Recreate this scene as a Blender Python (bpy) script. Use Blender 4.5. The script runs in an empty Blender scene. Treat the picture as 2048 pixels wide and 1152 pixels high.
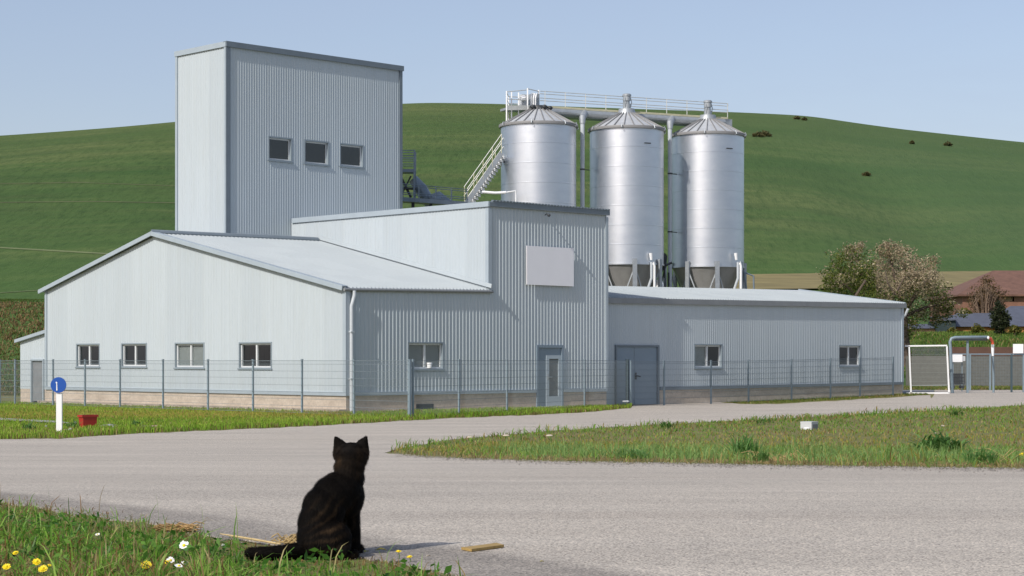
import bpy, bmesh, math, random
import numpy as np
from mathutils import Vector, Matrix

random.seed(7); rng = np.random.default_rng(7)
scene = bpy.context.scene
COL = scene.collection
PI = math.pi
R = math.radians

# ------------------------------------------------------------------ camera model (photo pixels -> world)
F, CX, HZ, EYE = 3785.0, 1024.0, 720.0, 1.58
def P(px, py, Y):
    return Vector(((px-CX)/F*Y, Y, EYE-(py-HZ)/F*Y))
def to_px(x, Y, z):
    return CX+x/Y*F, HZ+(EYE-z)/Y*F

# building frame: corner C0, U along the long facade, V along the gable
UX, UY = 0.718, 0.696
VX, VY = -0.696, 0.718
Y0 = 56.4
X0 = (692-CX)/F*Y0
def B(u, v, z):
    return Vector((X0+u*UX+v*VX, Y0+u*UY+v*VY, z))
def onF(px, py, v=0.0):            # pixel on plane v = const -> (u, z)
    a = (px-CX)/F; x, y = X0+v*VX, Y0+v*VY
    u = (a*y-x)/(UX-a*UY); Y = y+u*UY
    return u, EYE-(py-HZ)/F*Y
def onG(px, py, u=0.0):            # pixel on plane u = const -> (v, z)
    a = (px-CX)/F; x, y = X0+u*UX, Y0+u*UY
    v = (a*y-x)/(VX-a*VY); Y = y+v*VY
    return v, EYE-(py-HZ)/F*Y

# ------------------------------------------------------------------ terrain
def sstep(s):
    s = np.clip(s, 0, 1); return s*s*(3-2*s)
def _lin(Y): return 0.834*np.clip((34-Y)/24, 0, 1)
def near_z(Y):
    return (_lin(Y-2.5)+2*_lin(Y-1)+2*_lin(Y+1)+_lin(Y+2.5))/6.0
def ramp(x, Y):
    u = (x-X0)*UX+(Y-Y0)*UY
    return 0.2*sstep((u-14)/20)
SIL_X = [-4000, -1200, 0, 352, 600, 850, 1000, 1230, 1460, 1620, 1700, 1800, 2048, 3200, 6000]
SIL_Y = [520, 360, 270, 238, 218, 207, 209, 217, 228, 237, 249, 261, 282, 370, 520]
YH, YT = 160.0, 620.0
_Ys = np.linspace(170, 1000, 200)
def hill_g(Y):
    s = np.clip((Y-YH)/(YT-YH), 0, 1.9)
    return np.power(np.maximum(np.sin(PI/2*s), 0), 1.6)
GULLY = None
_ai = np.linspace(-1.4, 1.4, 561)
def base_far(a, Y):
    wl = 1-sstep((a+0.2)/0.05)
    zl = 4.9*sstep((Y-90)/15)
    zr = 3.3*sstep((Y-93)/33)
    return wl*zl+(1-wl)*zr
_Sil = (HZ-np.interp(CX+_ai*F, SIL_X, SIL_Y))/F
_ker = np.exp(-np.linspace(-2, 2, 9)**2); _ker /= _ker.sum()
_Sil = np.convolve(np.pad(_Sil, 4, mode='edge'), _ker, mode='valid')
_A = np.array([np.min((S*_Ys+EYE-base_far(a, _Ys))/hill_g(_Ys)) for S, a in zip(_Sil, _ai)])
def tz(x, Y):
    x = np.asarray(x, float); Y = np.asarray(Y, float)
    z = near_z(Y)+ramp(x, Y)
    a = x/np.maximum(Y, 1.0)
    far = base_far(a, Y)+np.interp(a, _ai, _A)*hill_g(Y)
    # gentle folds of the hillside
    f = sstep((Y-200)/120)
    far = far+f*(0.8*np.sin(x*0.021+Y*0.013)+0.5*np.sin(x*0.05-Y*0.02+1.3))*0.6
    if GULLY:                                     # shallow fold running down the right-hand flank
        (ax, ay), (bx, by) = GULLY; L = math.hypot(bx-ax, by-ay); ux, uy = (bx-ax)/L, (by-ay)/L
        t = ((x-ax)*ux+(Y-ay)*uy)/L; d = (x-ax)*uy-(Y-ay)*ux+6*np.sin(t*5)
        far = far-f*1.6*np.exp(-(d/11.0)**2)*np.clip(t*3, 0, 1)*(Y > 150)
    return np.where(Y > 90, z*np.clip(1-(Y-90)/40, 0, 1)+far, z)
_hitY = np.concatenate([np.linspace(3, 100, 1600), np.linspace(100.2, 900, 2400)])
def ground_hit(px, py):
    a = (px-CX)/F; e = (HZ-py)/F
    d = EYE+e*_hitY-tz(a*_hitY, _hitY)
    i = np.argmax(d < 0)
    if d[i] >= 0: i = len(d)-1
    i = max(i, 1)
    t = d[i-1]/(d[i-1]-d[i]+1e-12)
    Y = _hitY[i-1]+t*(_hitY[i]-_hitY[i-1])
    return Vector((a*Y, Y, float(tz(a*Y, Y))))

_g0, _g1 = ground_hit(1560, 285), ground_hit(2070, 540); GULLY = ((_g0.x, _g0.y), (_g1.x, _g1.y))
# road edges in the photo, as functions of the column
ROAD_UP_X = [-900, 0, 120, 250, 600, 900, 1100, 1200, 1262, 1270, 1330, 1440, 1500, 1560, 1650, 1790, 1862, 1872, 2048, 3200]
ROAD_UP_Y = [905, 879, 878, 869, 854, 837, 829, 823, 816, 808, 807, 805, 809, 808, 803, 795, 790, 776, 774, 770]
VERGE_X = [-900, 0, 150, 330, 440, 560, 640, 720, 800, 900, 1000, 1200, 3200]
VERGE_Y = [945, 1003, 1030, 1052, 1078, 1092, 1104, 1116, 1128, 1150, 1200, 1500, 2400]
ISL_X = [770, 800, 900, 1100, 1300, 1600, 2048, 3200]
ISL_UP = [906, 897, 880, 862, 850, 835, 811, 770]
ISL_LO = [906.5, 911, 918, 925, 928, 934, 940, 960]
def wob(px): return 1.6*np.sin(px*0.061)+1.1*np.sin(px*0.17+1)+0.7*np.sin(px*0.43)
def road_up(px): return np.interp(px, ROAD_UP_X, ROAD_UP_Y)+0.25*wob(px)
def verge(px): return np.interp(px, VERGE_X, VERGE_Y)+1.2*wob(px)
def isl(px):
    if px <= 770: return None
    return np.interp(px, ISL_X, ISL_UP)+0.2*wob(px), np.interp(px, ISL_X, ISL_LO)+0.5*wob(px)
def on_road(px, py):
    if py < road_up(px)-0.3 or py > verge(px)+1: return False
    r = isl(px)
    if r and r[0]+0.5 < py < r[1]-0.8: return False
    return True

# ------------------------------------------------------------------ materials
def mat(name, base, rough=0.6, metal=0.0, var=0.0, vscale=2.0, bump=0.0, bscale=40.0, spec=0.5, c2=None, stretch=None):
    m = bpy.data.materials.new(name); m.use_nodes = True
    nt = m.node_tree; b = nt.nodes['Principled BSDF']
    b.inputs['Base Color'].default_value = (*base, 1)
    b.inputs['Roughness'].default_value = rough
    b.inputs['Metallic'].default_value = metal
    b.inputs['Specular IOR Level'].default_value = spec
    tc = nt.nodes.new('ShaderNodeTexCoord'); mp = nt.nodes.new('ShaderNodeMapping')
    nt.links.new(tc.outputs['Object'], mp.inputs['Vector'])
    if stretch: mp.inputs['Scale'].default_value = stretch
    if var > 0 or c2:
        n = nt.nodes.new('ShaderNodeTexNoise'); n.inputs['Scale'].default_value = vscale
        n.inputs['Detail'].default_value = 6; n.inputs['Roughness'].default_value = 0.65
        nt.links.new(mp.outputs['Vector'], n.inputs['Vector'])
        r = nt.nodes.new('ShaderNodeValToRGB')
        e0, e1 = r.color_ramp.elements; e0.position = 0.3; e1.position = 0.7
        lo = tuple(c*(1-var) for c in base); hi = c2 or tuple(min(1, c*(1+var)) for c in base)
        e0.color = (*lo, 1); e1.color = (*hi, 1)
        nt.links.new(n.outputs['Fac'], r.inputs['Fac']); nt.links.new(r.outputs['Color'], b.inputs['Base Color'])
    if bump > 0:
        n2 = nt.nodes.new('ShaderNodeTexNoise'); n2.inputs['Scale'].default_value = bscale; n2.inputs['Detail'].default_value = 5
        nt.links.new(mp.outputs['Vector'], n2.inputs['Vector'])
        bp = nt.nodes.new('ShaderNodeBump'); bp.inputs['Strength'].default_value = bump; bp.inputs['Distance'].default_value = 0.02
        nt.links.new(n2.outputs['Fac'], bp.inputs['Height']); nt.links.new(bp.outputs['Normal'], b.inputs['Normal'])
    return m

def leaf_mat(name, rough=0.55, trans=0.3):
    m = bpy.data.materials.new(name); m.use_nodes = True
    nt = m.node_tree; b = nt.nodes['Principled BSDF']; out = nt.nodes['Material Output']
    at = nt.nodes.new('ShaderNodeAttribute'); at.attribute_name = 'Col'
    nt.links.new(at.outputs['Color'], b.inputs['Base Color'])
    b.inputs['Roughness'].default_value = rough; b.inputs['Specular IOR Level'].default_value = 0.3
    t = nt.nodes.new('ShaderNodeBsdfTranslucent'); nt.links.new(at.outputs['Color'], t.inputs['Color'])
    mx = nt.nodes.new('ShaderNodeMixShader'); mx.inputs[0].default_value = trans
    nt.links.new(b.outputs[0], mx.inputs[1]); nt.links.new(t.outputs[0], mx.inputs[2])
    nt.links.new(mx.outputs[0], out.inputs['Surface'])
    return m

def glass_mat(name, tint=(0.55, 0.58, 0.58), rough=0.02):
    m = bpy.data.materials.new(name); m.use_nodes = True
    nt = m.node_tree; out = nt.nodes['Material Output']; nt.nodes.remove(nt.nodes['Principled BSDF'])
    tr = nt.nodes.new('ShaderNodeBsdfTransparent'); tr.inputs[0].default_value = (*tint, 1)
    gl = nt.nodes.new('ShaderNodeBsdfGlossy'); gl.inputs['Roughness'].default_value = rough
    lw = nt.nodes.new('ShaderNodeLayerWeight'); lw.inputs['Blend'].default_value = 0.5
    pw = nt.nodes.new('ShaderNodeMath'); pw.operation = 'POWER'; pw.inputs[1].default_value = 4.0; nt.links.new(lw.outputs['Facing'], pw.inputs[0])
    fr = nt.nodes.new('ShaderNodeMath'); fr.operation = 'MULTIPLY_ADD'; fr.inputs[1].default_value = 0.9; fr.inputs[2].default_value = 0.06; nt.links.new(pw.outputs[0], fr.inputs[0])
    n = nt.nodes.new('ShaderNodeTexNoise'); n.inputs['Scale'].default_value = 1.2
    bp = nt.nodes.new('ShaderNodeBump'); bp.inputs['Strength'].default_value = 0.05
    nt.links.new(n.outputs['Fac'], bp.inputs['Height']); nt.links.new(bp.outputs[0], gl.inputs['Normal'])
    mx = nt.nodes.new('ShaderNodeMixShader')
    nt.links.new(fr.outputs[0], mx.inputs[0]); nt.links.new(tr.outputs[0], mx.inputs[1]); nt.links.new(gl.outputs[0], mx.inputs[2])
    nt.links.new(mx.outputs[0], out.inputs['Surface'])
    return m

class NT:
    """tiny helper for hand-written node materials"""
    def __init__(self, name):
        self.m = bpy.data.materials.new(name); self.m.use_nodes = True
        self.t = self.m.node_tree; self.b = self.t.nodes['Principled BSDF']
        self.co = self.t.nodes.new('ShaderNodeTexCoord').outputs['Object']
    def link(self, a, b): self.t.links.new(a, b)
    def mapping(self, scale=(1, 1, 1), rot=(0, 0, 0)):
        n = self.t.nodes.new('ShaderNodeMapping'); n.inputs['Scale'].default_value = scale; n.inputs['Rotation'].default_value = rot
        self.link(self.co, n.inputs['Vector']); return n.outputs[0]
    def noise(self, scale, detail=5, rough=0.6, vec=None):
        n = self.t.nodes.new('ShaderNodeTexNoise'); n.inputs['Scale'].default_value = scale
        n.inputs['Detail'].default_value = detail; n.inputs['Roughness'].default_value = rough
        self.link(vec if vec is not None else self.co, n.inputs['Vector']); return n.outputs['Fac']
    def voro(self, scale, vec=None, out='Color'):
        n = self.t.nodes.new('ShaderNodeTexVoronoi'); n.inputs['Scale'].default_value = scale
        self.link(vec if vec is not None else self.co, n.inputs['Vector']); return n.outputs[out]
    def ramp(self, fac, *stops):
        n = self.t.nodes.new('ShaderNodeValToRGB'); cr = n.color_ramp
        while len(cr.elements) < len(stops): cr.elements.new(0.5)
        for e, (p, c) in zip(cr.elements, stops):
            e.position = p; e.color = (*c, 1) if len(c) == 3 else c
        self.link(fac, n.inputs['Fac']); return n.outputs['Color']
    def mix(self, fac, a, b, mode='MIX'):
        n = self.t.nodes.new('ShaderNodeMix'); n.data_type = 'RGBA'; n.blend_type = mode
        for s, v in ((n.inputs[0], fac), (n.inputs[6], a), (n.inputs[7], b)):
            if hasattr(v, 'is_output'): self.link(v, s)
            elif isinstance(v, tuple): s.default_value = (*v, 1)
            else: s.default_value = v
        return n.outputs[2]
    def bump(self, h, strength, dist=0.02):
        n = self.t.nodes.new('ShaderNodeBump'); n.inputs['Strength'].default_value = strength; n.inputs['Distance'].default_value = dist
        self.link(h, n.inputs['Height']); self.link(n.outputs[0], self.b.inputs['Normal'])
    def color(self, c): self.link(c, self.b.inputs['Base Color'])

M = {}
# cladding: light grey coated steel with faint dirt running down it
def cladding(name, base):
    n = NT(name)
    streak = n.noise(1.0, 5, 0.65, n.mapping((7, 7, 0.25)))
    big = n.noise(0.35, 4, 0.6)
    c = n.ramp(streak, (0.25, tuple(x*0.90 for x in base)), (0.75, base))
    c = n.mix(n.ramp(big, (0.35, (0, 0, 0)), (0.75, (1, 1, 1))), c, tuple(x*0.93 for x in base))
    rot = n.mapping((1, 1, 1), (0, 0, R(-44.1)))
    sn = n.t.nodes.new('ShaderNodeVectorMath'); sn.operation = 'SNAP'; sn.inputs[1].default_value = (1.05, 1.05, 60); n.link(rot, sn.inputs[0])
    wn = n.t.nodes.new('ShaderNodeTexWhiteNoise'); n.link(sn.outputs[0], wn.inputs['Vector'])
    c = n.mix(1.0, c, n.ramp(wn.outputs['Value'], (0, (0.95, 0.955, 0.96)), (1, (1.02, 1.02, 1.015))), 'MULTIPLY')
    foot = n.ramp(n.noise(1.0, 5, 0.7, n.mapping((5, 5, 0.6))), (0.45, (0, 0, 0)), (0.8, (.35, .35, .35)))
    c = n.mix(foot, c, tuple(x*y for x, y in zip(base, (0.86, 0.83, 0.77))))
    n.color(c); n.b.inputs['Roughness'].default_value = 0.6; n.b.inputs['Specular IOR Level'].default_value = 0.3
    return n.m
M['clad'] = cladding('grey_cladding', (0.475, 0.535, 0.57))
M['roofsheet'] = cladding('roof_sheet', (0.40, 0.445, 0.465))
M['trim'] = mat('light_trim', (0.34, 0.40, 0.445), 0.5, var=0.06)
M['dtrim'] = mat('grey_trim', (0.15, 0.185, 0.215), 0.5, var=0.08)  # darker trim; the front copings use it as painted shade
M['gutter'] = mat('gutter_zinc', (0.22, 0.235, 0.245), 0.5, var=0.1)
M['pipe_white'] = mat('pale_pipe', (0.50, 0.54, 0.57), 0.4, var=0.05)
M['plinth'] = None
n = NT('concrete_plinth')
c = n.ramp(n.noise(1.3, 7, 0.7, n.mapping((1, 1, 3))), (0.25, (0.37, 0.305, 0.24)), (0.55, (0.52, 0.445, 0.36)), (0.8, (0.64, 0.57, 0.49)))
c = n.mix(n.ramp(n.noise(14, 4), (0.45, (0, 0, 0)), (0.7, (.4, .4, .4))), c, (0.25, 0.22, 0.18))
n.color(c); n.b.inputs['Roughness'].default_value = 0.9; n.bump(n.noise(30, 4), 0.3)
M['plinth'] = n.m
M['frame'] = mat('window_surround', (0.235, 0.285, 0.32), 0.45, var=0.05)
M['sash'] = mat('white_sash', (0.62, 0.65, 0.66), 0.4, var=0.04)
M['glass'] = glass_mat('window_glass', (0.8, 0.82, 0.82))
M['blind'] = mat('grey_blind', (0.50, 0.53, 0.52), 0.8, var=0.1)
M['door'] = mat('blue_grey_door', (0.20, 0.26, 0.315), 0.5, var=0.05, vscale=1.0)
M['doorlight'] = mat('pale_door', (0.40, 0.47, 0.52), 0.45, var=0.05)
M['doorglass'] = mat('patterned_glass', (0.13, 0.14, 0.14), 0.25, var=0.25, vscale=40)
M['panel'] = mat('sign_panel', (0.84, 0.84, 0.87), 0.5, var=0.02)
M['dark'] = mat('dark_iron', (0.035, 0.04, 0.045), 0.5, var=0.2)
M['galv'] = mat('galvanised_steel', (0.38, 0.41, 0.43), 0.5, 0.5, var=0.12, vscale=5)
M['steelblue'] = mat('blue_grey_steel', (0.20, 0.25, 0.29), 0.5, 0.3, var=0.15)
M['railing'] = mat('pale_railing', (0.52, 0.535, 0.51), 0.5, 0.2, var=0.12)
M['yellow_rail'] = mat('yellowed_rail', (0.50, 0.48, 0.33), 0.5, var=0.15)
M['fence'] = mat('fence_grey', (0.20, 0.26, 0.30), 0.45, 0.1, var=0.1)
M['fence_d'] = mat('fence_dark', (0.055, 0.085, 0.10), 0.45, 0.1, var=0.1)
M['wire'] = mat('fence_wire', (0.17, 0.21, 0.235), 0.5, 0.2, var=0.1)
n = NT('silo_steel')
st = n.noise(1.0, 5, 0.6, n.mapping((1.2, 1.2, 3.0)))
n.color(n.ramp(st, (0.3, (0.61, 0.645, 0.69)), (0.7, (0.68, 0.71, 0.745))))
n.b.inputs['Metallic'].default_value = 0.97
rr = n.ramp(n.noise(3, 5, 0.7), (0.3, (0.385,)*3), (0.7, (0.43,)*3)); n.link(rr, n.b.inputs['Roughness'])
n.b.inputs['Anisotropic'].default_value = 0.0
M['silo'] = n.m
M['silo_roof'] = mat('silo_roof', (0.52, 0.54, 0.55), 0.55, 0.35, var=0.12, vscale=3)
M['seam'] = mat('roof_seam', (0.25, 0.25, 0.25), 0.6, 0.2, var=0.1)
M['hopper'] = mat('dull_hopper', (0.36, 0.355, 0.345), 0.55, 0.4, var=0.15, vscale=1.5)
M['white'] = mat('white_paint', (0.83, 0.84, 0.84), 0.45, var=0.03)
M['blue'] = mat('sign_blue', (0.006, 0.075, 0.36), 0.4, var=0.05)
M['red'] = mat('red_plastic', (0.36, 0.024, 0.018), 0.4, var=0.12)
M['soil'] = mat('potting_soil', (0.05, 0.035, 0.025), 0.95, var=0.3, vscale=30)
M['stone'] = mat('grey_stone', (0.30, 0.30, 0.295), 0.9, var=0.25, vscale=6, bump=0.4)
M['log'] = mat('barkless_log', (0.36, 0.25, 0.19), 0.85, var=0.3, vscale=5, bump=0.4)
M['slat'] = mat('wood_slat', (0.36, 0.24, 0.075), 0.7, var=0.25, vscale=14, stretch=(1, 6, 1))
M['leaf'] = leaf_mat('foliage', 0.55, 0.45)
M['blade'] = leaf_mat('grass_blades', 0.6, 0.48)
M['bark'] = mat('bark', (0.10, 0.075, 0.055), 0.9, var=0.35, vscale=8, bump=0.5)
M['box_grey'] = mat('box_grey', (0.50, 0.52, 0.53), 0.55, var=0.06)
M['box_dark'] = mat('box_vent', (0.20, 0.21, 0.22), 0.6, var=0.2)
M['brownwall'] = mat('brown_boards', (0.115, 0.06, 0.04), 0.8, var=0.2, vscale=2)
M['barnroof'] = mat('barn_tiles', (0.150, 0.078, 0.054), 0.85, var=0.25, vscale=1.5, bump=0.4, bscale=6)
M['barnwall'] = mat('barn_boards', (0.21, 0.105, 0.07), 0.85, var=0.2, vscale=1.0)
M['slate'] = mat('slate_roof', (0.085, 0.095, 0.125), 0.7, var=0.15, vscale=2)
M['ochre'] = mat('ochre_wall', (0.42, 0.20, 0.06), 0.85, var=0.25, vscale=1.2)
M['pinkwall'] = mat('pink_wall', (0.50, 0.30, 0.20), 0.85, var=0.12)
M['greenshed'] = mat('green_shed', (0.022, 0.04, 0.042), 0.7, var=0.15)
M['redtape'] = mat('red_tape', (0.55, 0.09, 0.04), 0.5, var=0.08)
M['net'] = mat('screen_net', (0.12, 0.118, 0.10), 0.9, var=0.2, vscale=5)

# ------------------------------------------------------------------ mesh builder
class MB:
    def __init__(self): self.v = []; self.f = []; self.mi = []; self.cur = 0
    def add(self, vs, fs):
        o = len(self.v); self.v.extend([tuple(p) for p in vs])
        for f in fs: self.f.append([i+o for i in f]); self.mi.append(self.cur)
        return self
    def hexa(self, c):                                  # 8 corners: bottom 4 ccw, top 4
        return self.add(c, [(0, 3, 2, 1), (4, 5, 6, 7), (0, 1, 5, 4), (1, 2, 6, 5), (2, 3, 7, 6), (3, 0, 4, 7)])
    def box(self, p0, p1):
        (x0, y0, z0), (x1, y1, z1) = p0, p1
        return self.hexa([(x0, y0, z0), (x1, y0, z0), (x1, y1, z0), (x0, y1, z0), (x0, y0, z1), (x1, y0, z1), (x1, y1, z1), (x0, y1, z1)])
    def bbox(self, u0, u1, v0, v1, z0, z1):             # box in building frame
        return self.hexa([B(u0, v0, z0), B(u1, v0, z0), B(u1, v1, z0), B(u0, v1, z0), B(u0, v0, z1), B(u1, v0, z1), B(u1, v1, z1), B(u0, v1, z1)])
    def obox(self, c, d, L, W, H):                      # box standing on c, long axis along 2D direction d
        d = Vector((d[0], d[1], 0)).normalized(); w = Vector((-d.y, d.x, 0)); c = Vector(c)
        q = [c+d*sx*L/2+w*sy*W/2 for sx, sy in ((-1, -1), (1, -1), (1, 1), (-1, 1))]
        return self.hexa([(p.x, p.y, p.z) for p in q]+[(p.x, p.y, p.z+H) for p in q])
    def beam(self, a, b, w, h, up=(0, 0, 1)):
        a = Vector(a); b = Vector(b); d = (b-a).normalized(); up = Vector(up)
        s = d.cross(up)
        if s.length < 1e-4: s = d.cross(Vector((1, 0, 0)))
        s.normalize(); t = s.cross(d)
        q = [(-1, -1), (1, -1), (1, 1), (-1, 1)]
        return self.hexa([a+s*(i*w/2)+t*(j*h/2) for i, j in q]+[b+s*(i*w/2)+t*(j*h/2) for i, j in q])
    def tube(self, path, r, n=8, cap=True):
        path = [Vector(p) for p in path]
        rs = r if isinstance(r, (list, tuple)) else [r]*len(path)
        rings = []; ref = None
        for i, p in enumerate(path):
            d = (path[min(i+1, len(path)-1)]-path[max(i-1, 0)]).normalized()
            if ref is None: ref = Vector((0, 0, 1)) if abs(d.z) < 0.9 else Vector((1, 0, 0))
            s = d.cross(ref).normalized(); t = s.cross(d).normalized(); ref = t
            rings.append([p+(s*math.cos(2*PI*k/n)+t*math.sin(2*PI*k/n))*rs[i] for k in range(n)])
        vs = [p for r_ in rings for p in r_]; fs = []
        for i in range(len(path)-1):
            for k in range(n):
                fs.append((i*n+k, i*n+(k+1) % n, (i+1)*n+(k+1) % n, (i+1)*n+k))
        if cap: fs.append(tuple(range(n))[::-1]); fs.append(tuple((len(path)-1)*n+k for k in range(n)))
        return self.add(vs, fs)
    def lathe(self, c, prof, n=32, cap=True):           # prof: list of (r, z) relative to c
        c = Vector(c); vs = []; fs = []
        for r, z in prof:
            vs += [(c.x+r*math.cos(2*PI*k/n), c.y+r*math.sin(2*PI*k/n), c.z+z) for k in range(n)]
        for i in range(len(prof)-1):
            for k in range(n):
                fs.append((i*n+k, i*n+(k+1) % n, (i+1)*n+(k+1) % n, (i+1)*n+k))
        if cap: fs.append(tuple(range(n))[::-1]); fs.append(tuple((len(prof)-1)*n+k for k in range(n)))
        return self.add(vs, fs)
    def ell(self, c, r, rot=None, nu=14, nv=9):
        c = Vector(c); vs = []; fs = []
        for j in range(nv+1):
            th = PI*j/nv
            for i in range(nu):
                p = Vector((r[0]*math.sin(th)*math.cos(2*PI*i/nu), r[1]*math.sin(th)*math.sin(2*PI*i/nu), r[2]*math.cos(th)))
                if rot is not None: p = rot @ p
                vs.append(c+p)
        for j in range(nv):
            for i in range(nu):
                fs.append((j*nu+i, (j+1)*nu+i, (j+1)*nu+(i+1) % nu, j*nu+(i+1) % nu))
        return self.add(vs, fs)
    def build(self, name, material, parent=None, smooth=False, loc=None):
        """links ONE mesh object; vertices are given in world coordinates"""
        root = parent
        while root is not None and root.parent is not None: root = root.parent
        o_loc = root.location if root is not None else Vector(loc if loc is not None else (0, 0, 0))
        me = bpy.data.meshes.new(name)
        me.from_pydata([(p[0]-o_loc.x, p[1]-o_loc.y, p[2]-o_loc.z) for p in self.v], [], self.f)
        for m_ in (material if isinstance(material, (list, tuple)) else [material]): me.materials.append(m_)
        if any(self.mi): me.polygons.foreach_set('material_index', self.mi)
        if smooth:
            me.polygons.foreach_set('use_smooth', [True]*len(me.polygons))
            me.set_sharp_from_angle(angle=R(38))
        me.update()
        o = bpy.data.objects.new(name, me); COL.objects.link(o)
        if parent is not None: o.parent = parent
        else: o.location = o_loc
        return o

def thing(name, label, cat, loc=(0, 0, 0), group=None):
    o = bpy.data.objects.new(name, None); COL.objects.link(o); o.location = loc
    o.empty_display_size = 0.2
    o['label'] = label; o['category'] = cat
    if group: o['group'] = group
    return o
def tag(o, label, cat, group=None):
    o['label'] = label; o['category'] = cat
    if group: o['group'] = group
    return o
def struct(o): o['kind'] = 'structure'; return o

# ------------------------------------------------------------------ ground sheet, hill, road
def grid_obj(name, X, Y, Z, material, smooth=True):
    nr, nc = X.shape
    v = np.stack([X, Y, Z], -1).reshape(-1, 3)
    i = np.arange(nr*nc).reshape(nr, nc)
    f = np.stack([i[:-1, :-1], i[:-1, 1:], i[1:, 1:], i[1:, :-1]], -1).reshape(-1, 4)
    me = bpy.data.meshes.new(name); me.from_pydata(v.tolist(), [], f.tolist()); me.materials.append(material)
    if smooth: me.polygons.foreach_set('use_smooth', [True]*len(me.polygons))
    o = bpy.data.objects.new(name, me); COL.objects.link(o); return o

n = NT('grassy_soil')
g = n.noise(0.5, 6, 0.65); f = n.noise(30, 4, 0.7)
c = n.ramp(g, (0.3, (0.15, 0.18, 0.035)), (0.5, (0.19, 0.19, 0.045)), (0.68, (0.26, 0.21, 0.08)))
c = n.mix(n.ramp(f, (0.35, (0, 0, 0)), (0.75, (.8, .8, .8))), c, (0.10, 0.085, 0.03))
n.color(c); n.b.inputs['Roughness'].default_value = 0.95; n.bump(f, 0.8, 0.04)
M['soilgrass'] = n.m
ys = np.concatenate([np.arange(-12, 5, 0.5), np.arange(5, 16, 0.1), np.arange(16, 42, 0.5), np.arange(42, 90.01, 1.0)]); xs = np.arange(-70, 75.1, 1.5)
Xg, Yg = np.meshgrid(xs, ys)
struct(grid_obj('ground', Xg, Yg, tz(Xg, Yg)-0.0, M['soilgrass']))

# hillside with winter wheat, drill rows and wheel tracks
n = NT('hill_crop')
sep = n.t.nodes.new('ShaderNodeSeparateXYZ'); n.link(n.co, sep.inputs[0])
rows = n.noise(1.0, 7, 0.72, n.mapping((0.007, 0.032, 0.032), (0, 0, R(-7))))
rows2 = n.noise(1.0, 5, 0.75, n.mapping((0.035, 0.16, 0.16), (0, 0, R(4))))
fine = n.noise(1.0, 6, 0.85, n.mapping((0.9, 0.17, 0.17)))
big = n.noise(0.006, 3, 0.5)
c = n.ramp(rows, (0.34, (0.050, 0.100, 0.032)), (0.5, (0.078, 0.126, 0.042)), (0.64, (0.130, 0.160, 0.060)))  # greens lightened and desaturated, a slight haze put into the crop colour
c = n.mix(n.ramp(rows2, (0.45, (0, 0, 0)), (0.68, (.6, .6, .6))), c, (0.066, 0.090, 0.038))
c = n.mix(n.ramp(fine, (0.47, (0, 0, 0)), (0.68, (.9, .9, .9))), c, (0.038, 0.070, 0.025))
# right-hand flank is a bluer green crop, the crest more olive
xr = n.t.nodes.new('ShaderNodeMapRange'); xr.inputs[1].default_value = 25; xr.inputs[2].default_value = 80
n.link(sep.outputs[0], xr.inputs[0])
xfac = n.ramp(xr.outputs[0], (0, (0, 0, 0)), (1, (.6, .6, .6)))
c = n.mix(xfac, c, (0.078, 0.132, 0.058))
zr_ = n.t.nodes.new('ShaderNodeMapRange'); zr_.inputs[1].default_value = 42; zr_.inputs[2].default_value = 80
n.link(sep.outputs[2], zr_.inputs[0])
c = n.mix(n.ramp(zr_.outputs[0], (0, (0, 0, 0)), (1, (.55, .55, .55))), c, (0.120, 0.150, 0.055))
zl_ = n.t.nodes.new('ShaderNodeMapRange'); zl_.inputs[1].default_value = 22; zl_.inputs[2].default_value = 8
n.link(sep.outputs[2], zl_.inputs[0])
c = n.mix(n.ramp(zl_.outputs[0], (0, (0, 0, 0)), (1, (.5, .5, .5))), c, (0.075, 0.145, 0.042))
n.color(c); n.b.inputs['Roughness'].default_value = 0.9; n.b.inputs['Specular IOR Level'].default_value = 0.03
n.bump(fine, 0.6, 0.5)
M['hill'] = n.m
yl = np.concatenate([np.arange(90, 130, 1.0), np.arange(130, 300, 3.0), np.arange(300, 720, 5.0), np.arange(720, 1060, 20)])
al = np.concatenate([np.linspace(-1.2, -0.32, 30), np.linspace(-0.315, 0.315, 211), np.linspace(0.32, 1.2, 30)])
Al, Yl = np.meshgrid(al, yl)
struct(grid_obj('hill', Al*Yl, Yl, tz(Al*Yl, Yl), M['hill']))

# road: columns of quads between the verge and the far edge, leaving the grass island out
n = NT('worn_road')
grain = n.voro(140); g2 = n.noise(60, 4, 0.8)
streak = n.noise(1.0, 5, 0.6, n.mapping((0.10, 1.1, 1.0), (0, 0, R(14))))
blot = n.noise(1.0, 6, 0.65, n.mapping((0.28, 0.9, 1)))
c = n.ramp(streak, (0.32, (0.42, 0.375, 0.32)), (0.5, (0.465, 0.42, 0.36)), (0.66, (0.52, 0.47, 0.405)))
c = n.mix(n.ramp(blot, (0.46, (0, 0, 0)), (0.66, (.6, .6, .6))), c, (0.375, 0.34, 0.295))
gr = n.ramp(grain, (0.08, (0.42,)*3), (0.5, (0.96,)*3), (0.92, (1.50, 1.48, 1.42)))
c = n.mix(1.0, c, gr, 'MULTIPLY')
c = n.mix(n.ramp(g2, (0.58, (0, 0, 0)), (0.78, (.75, .75, .75))), c, (0.13, 0.125, 0.12))
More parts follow.
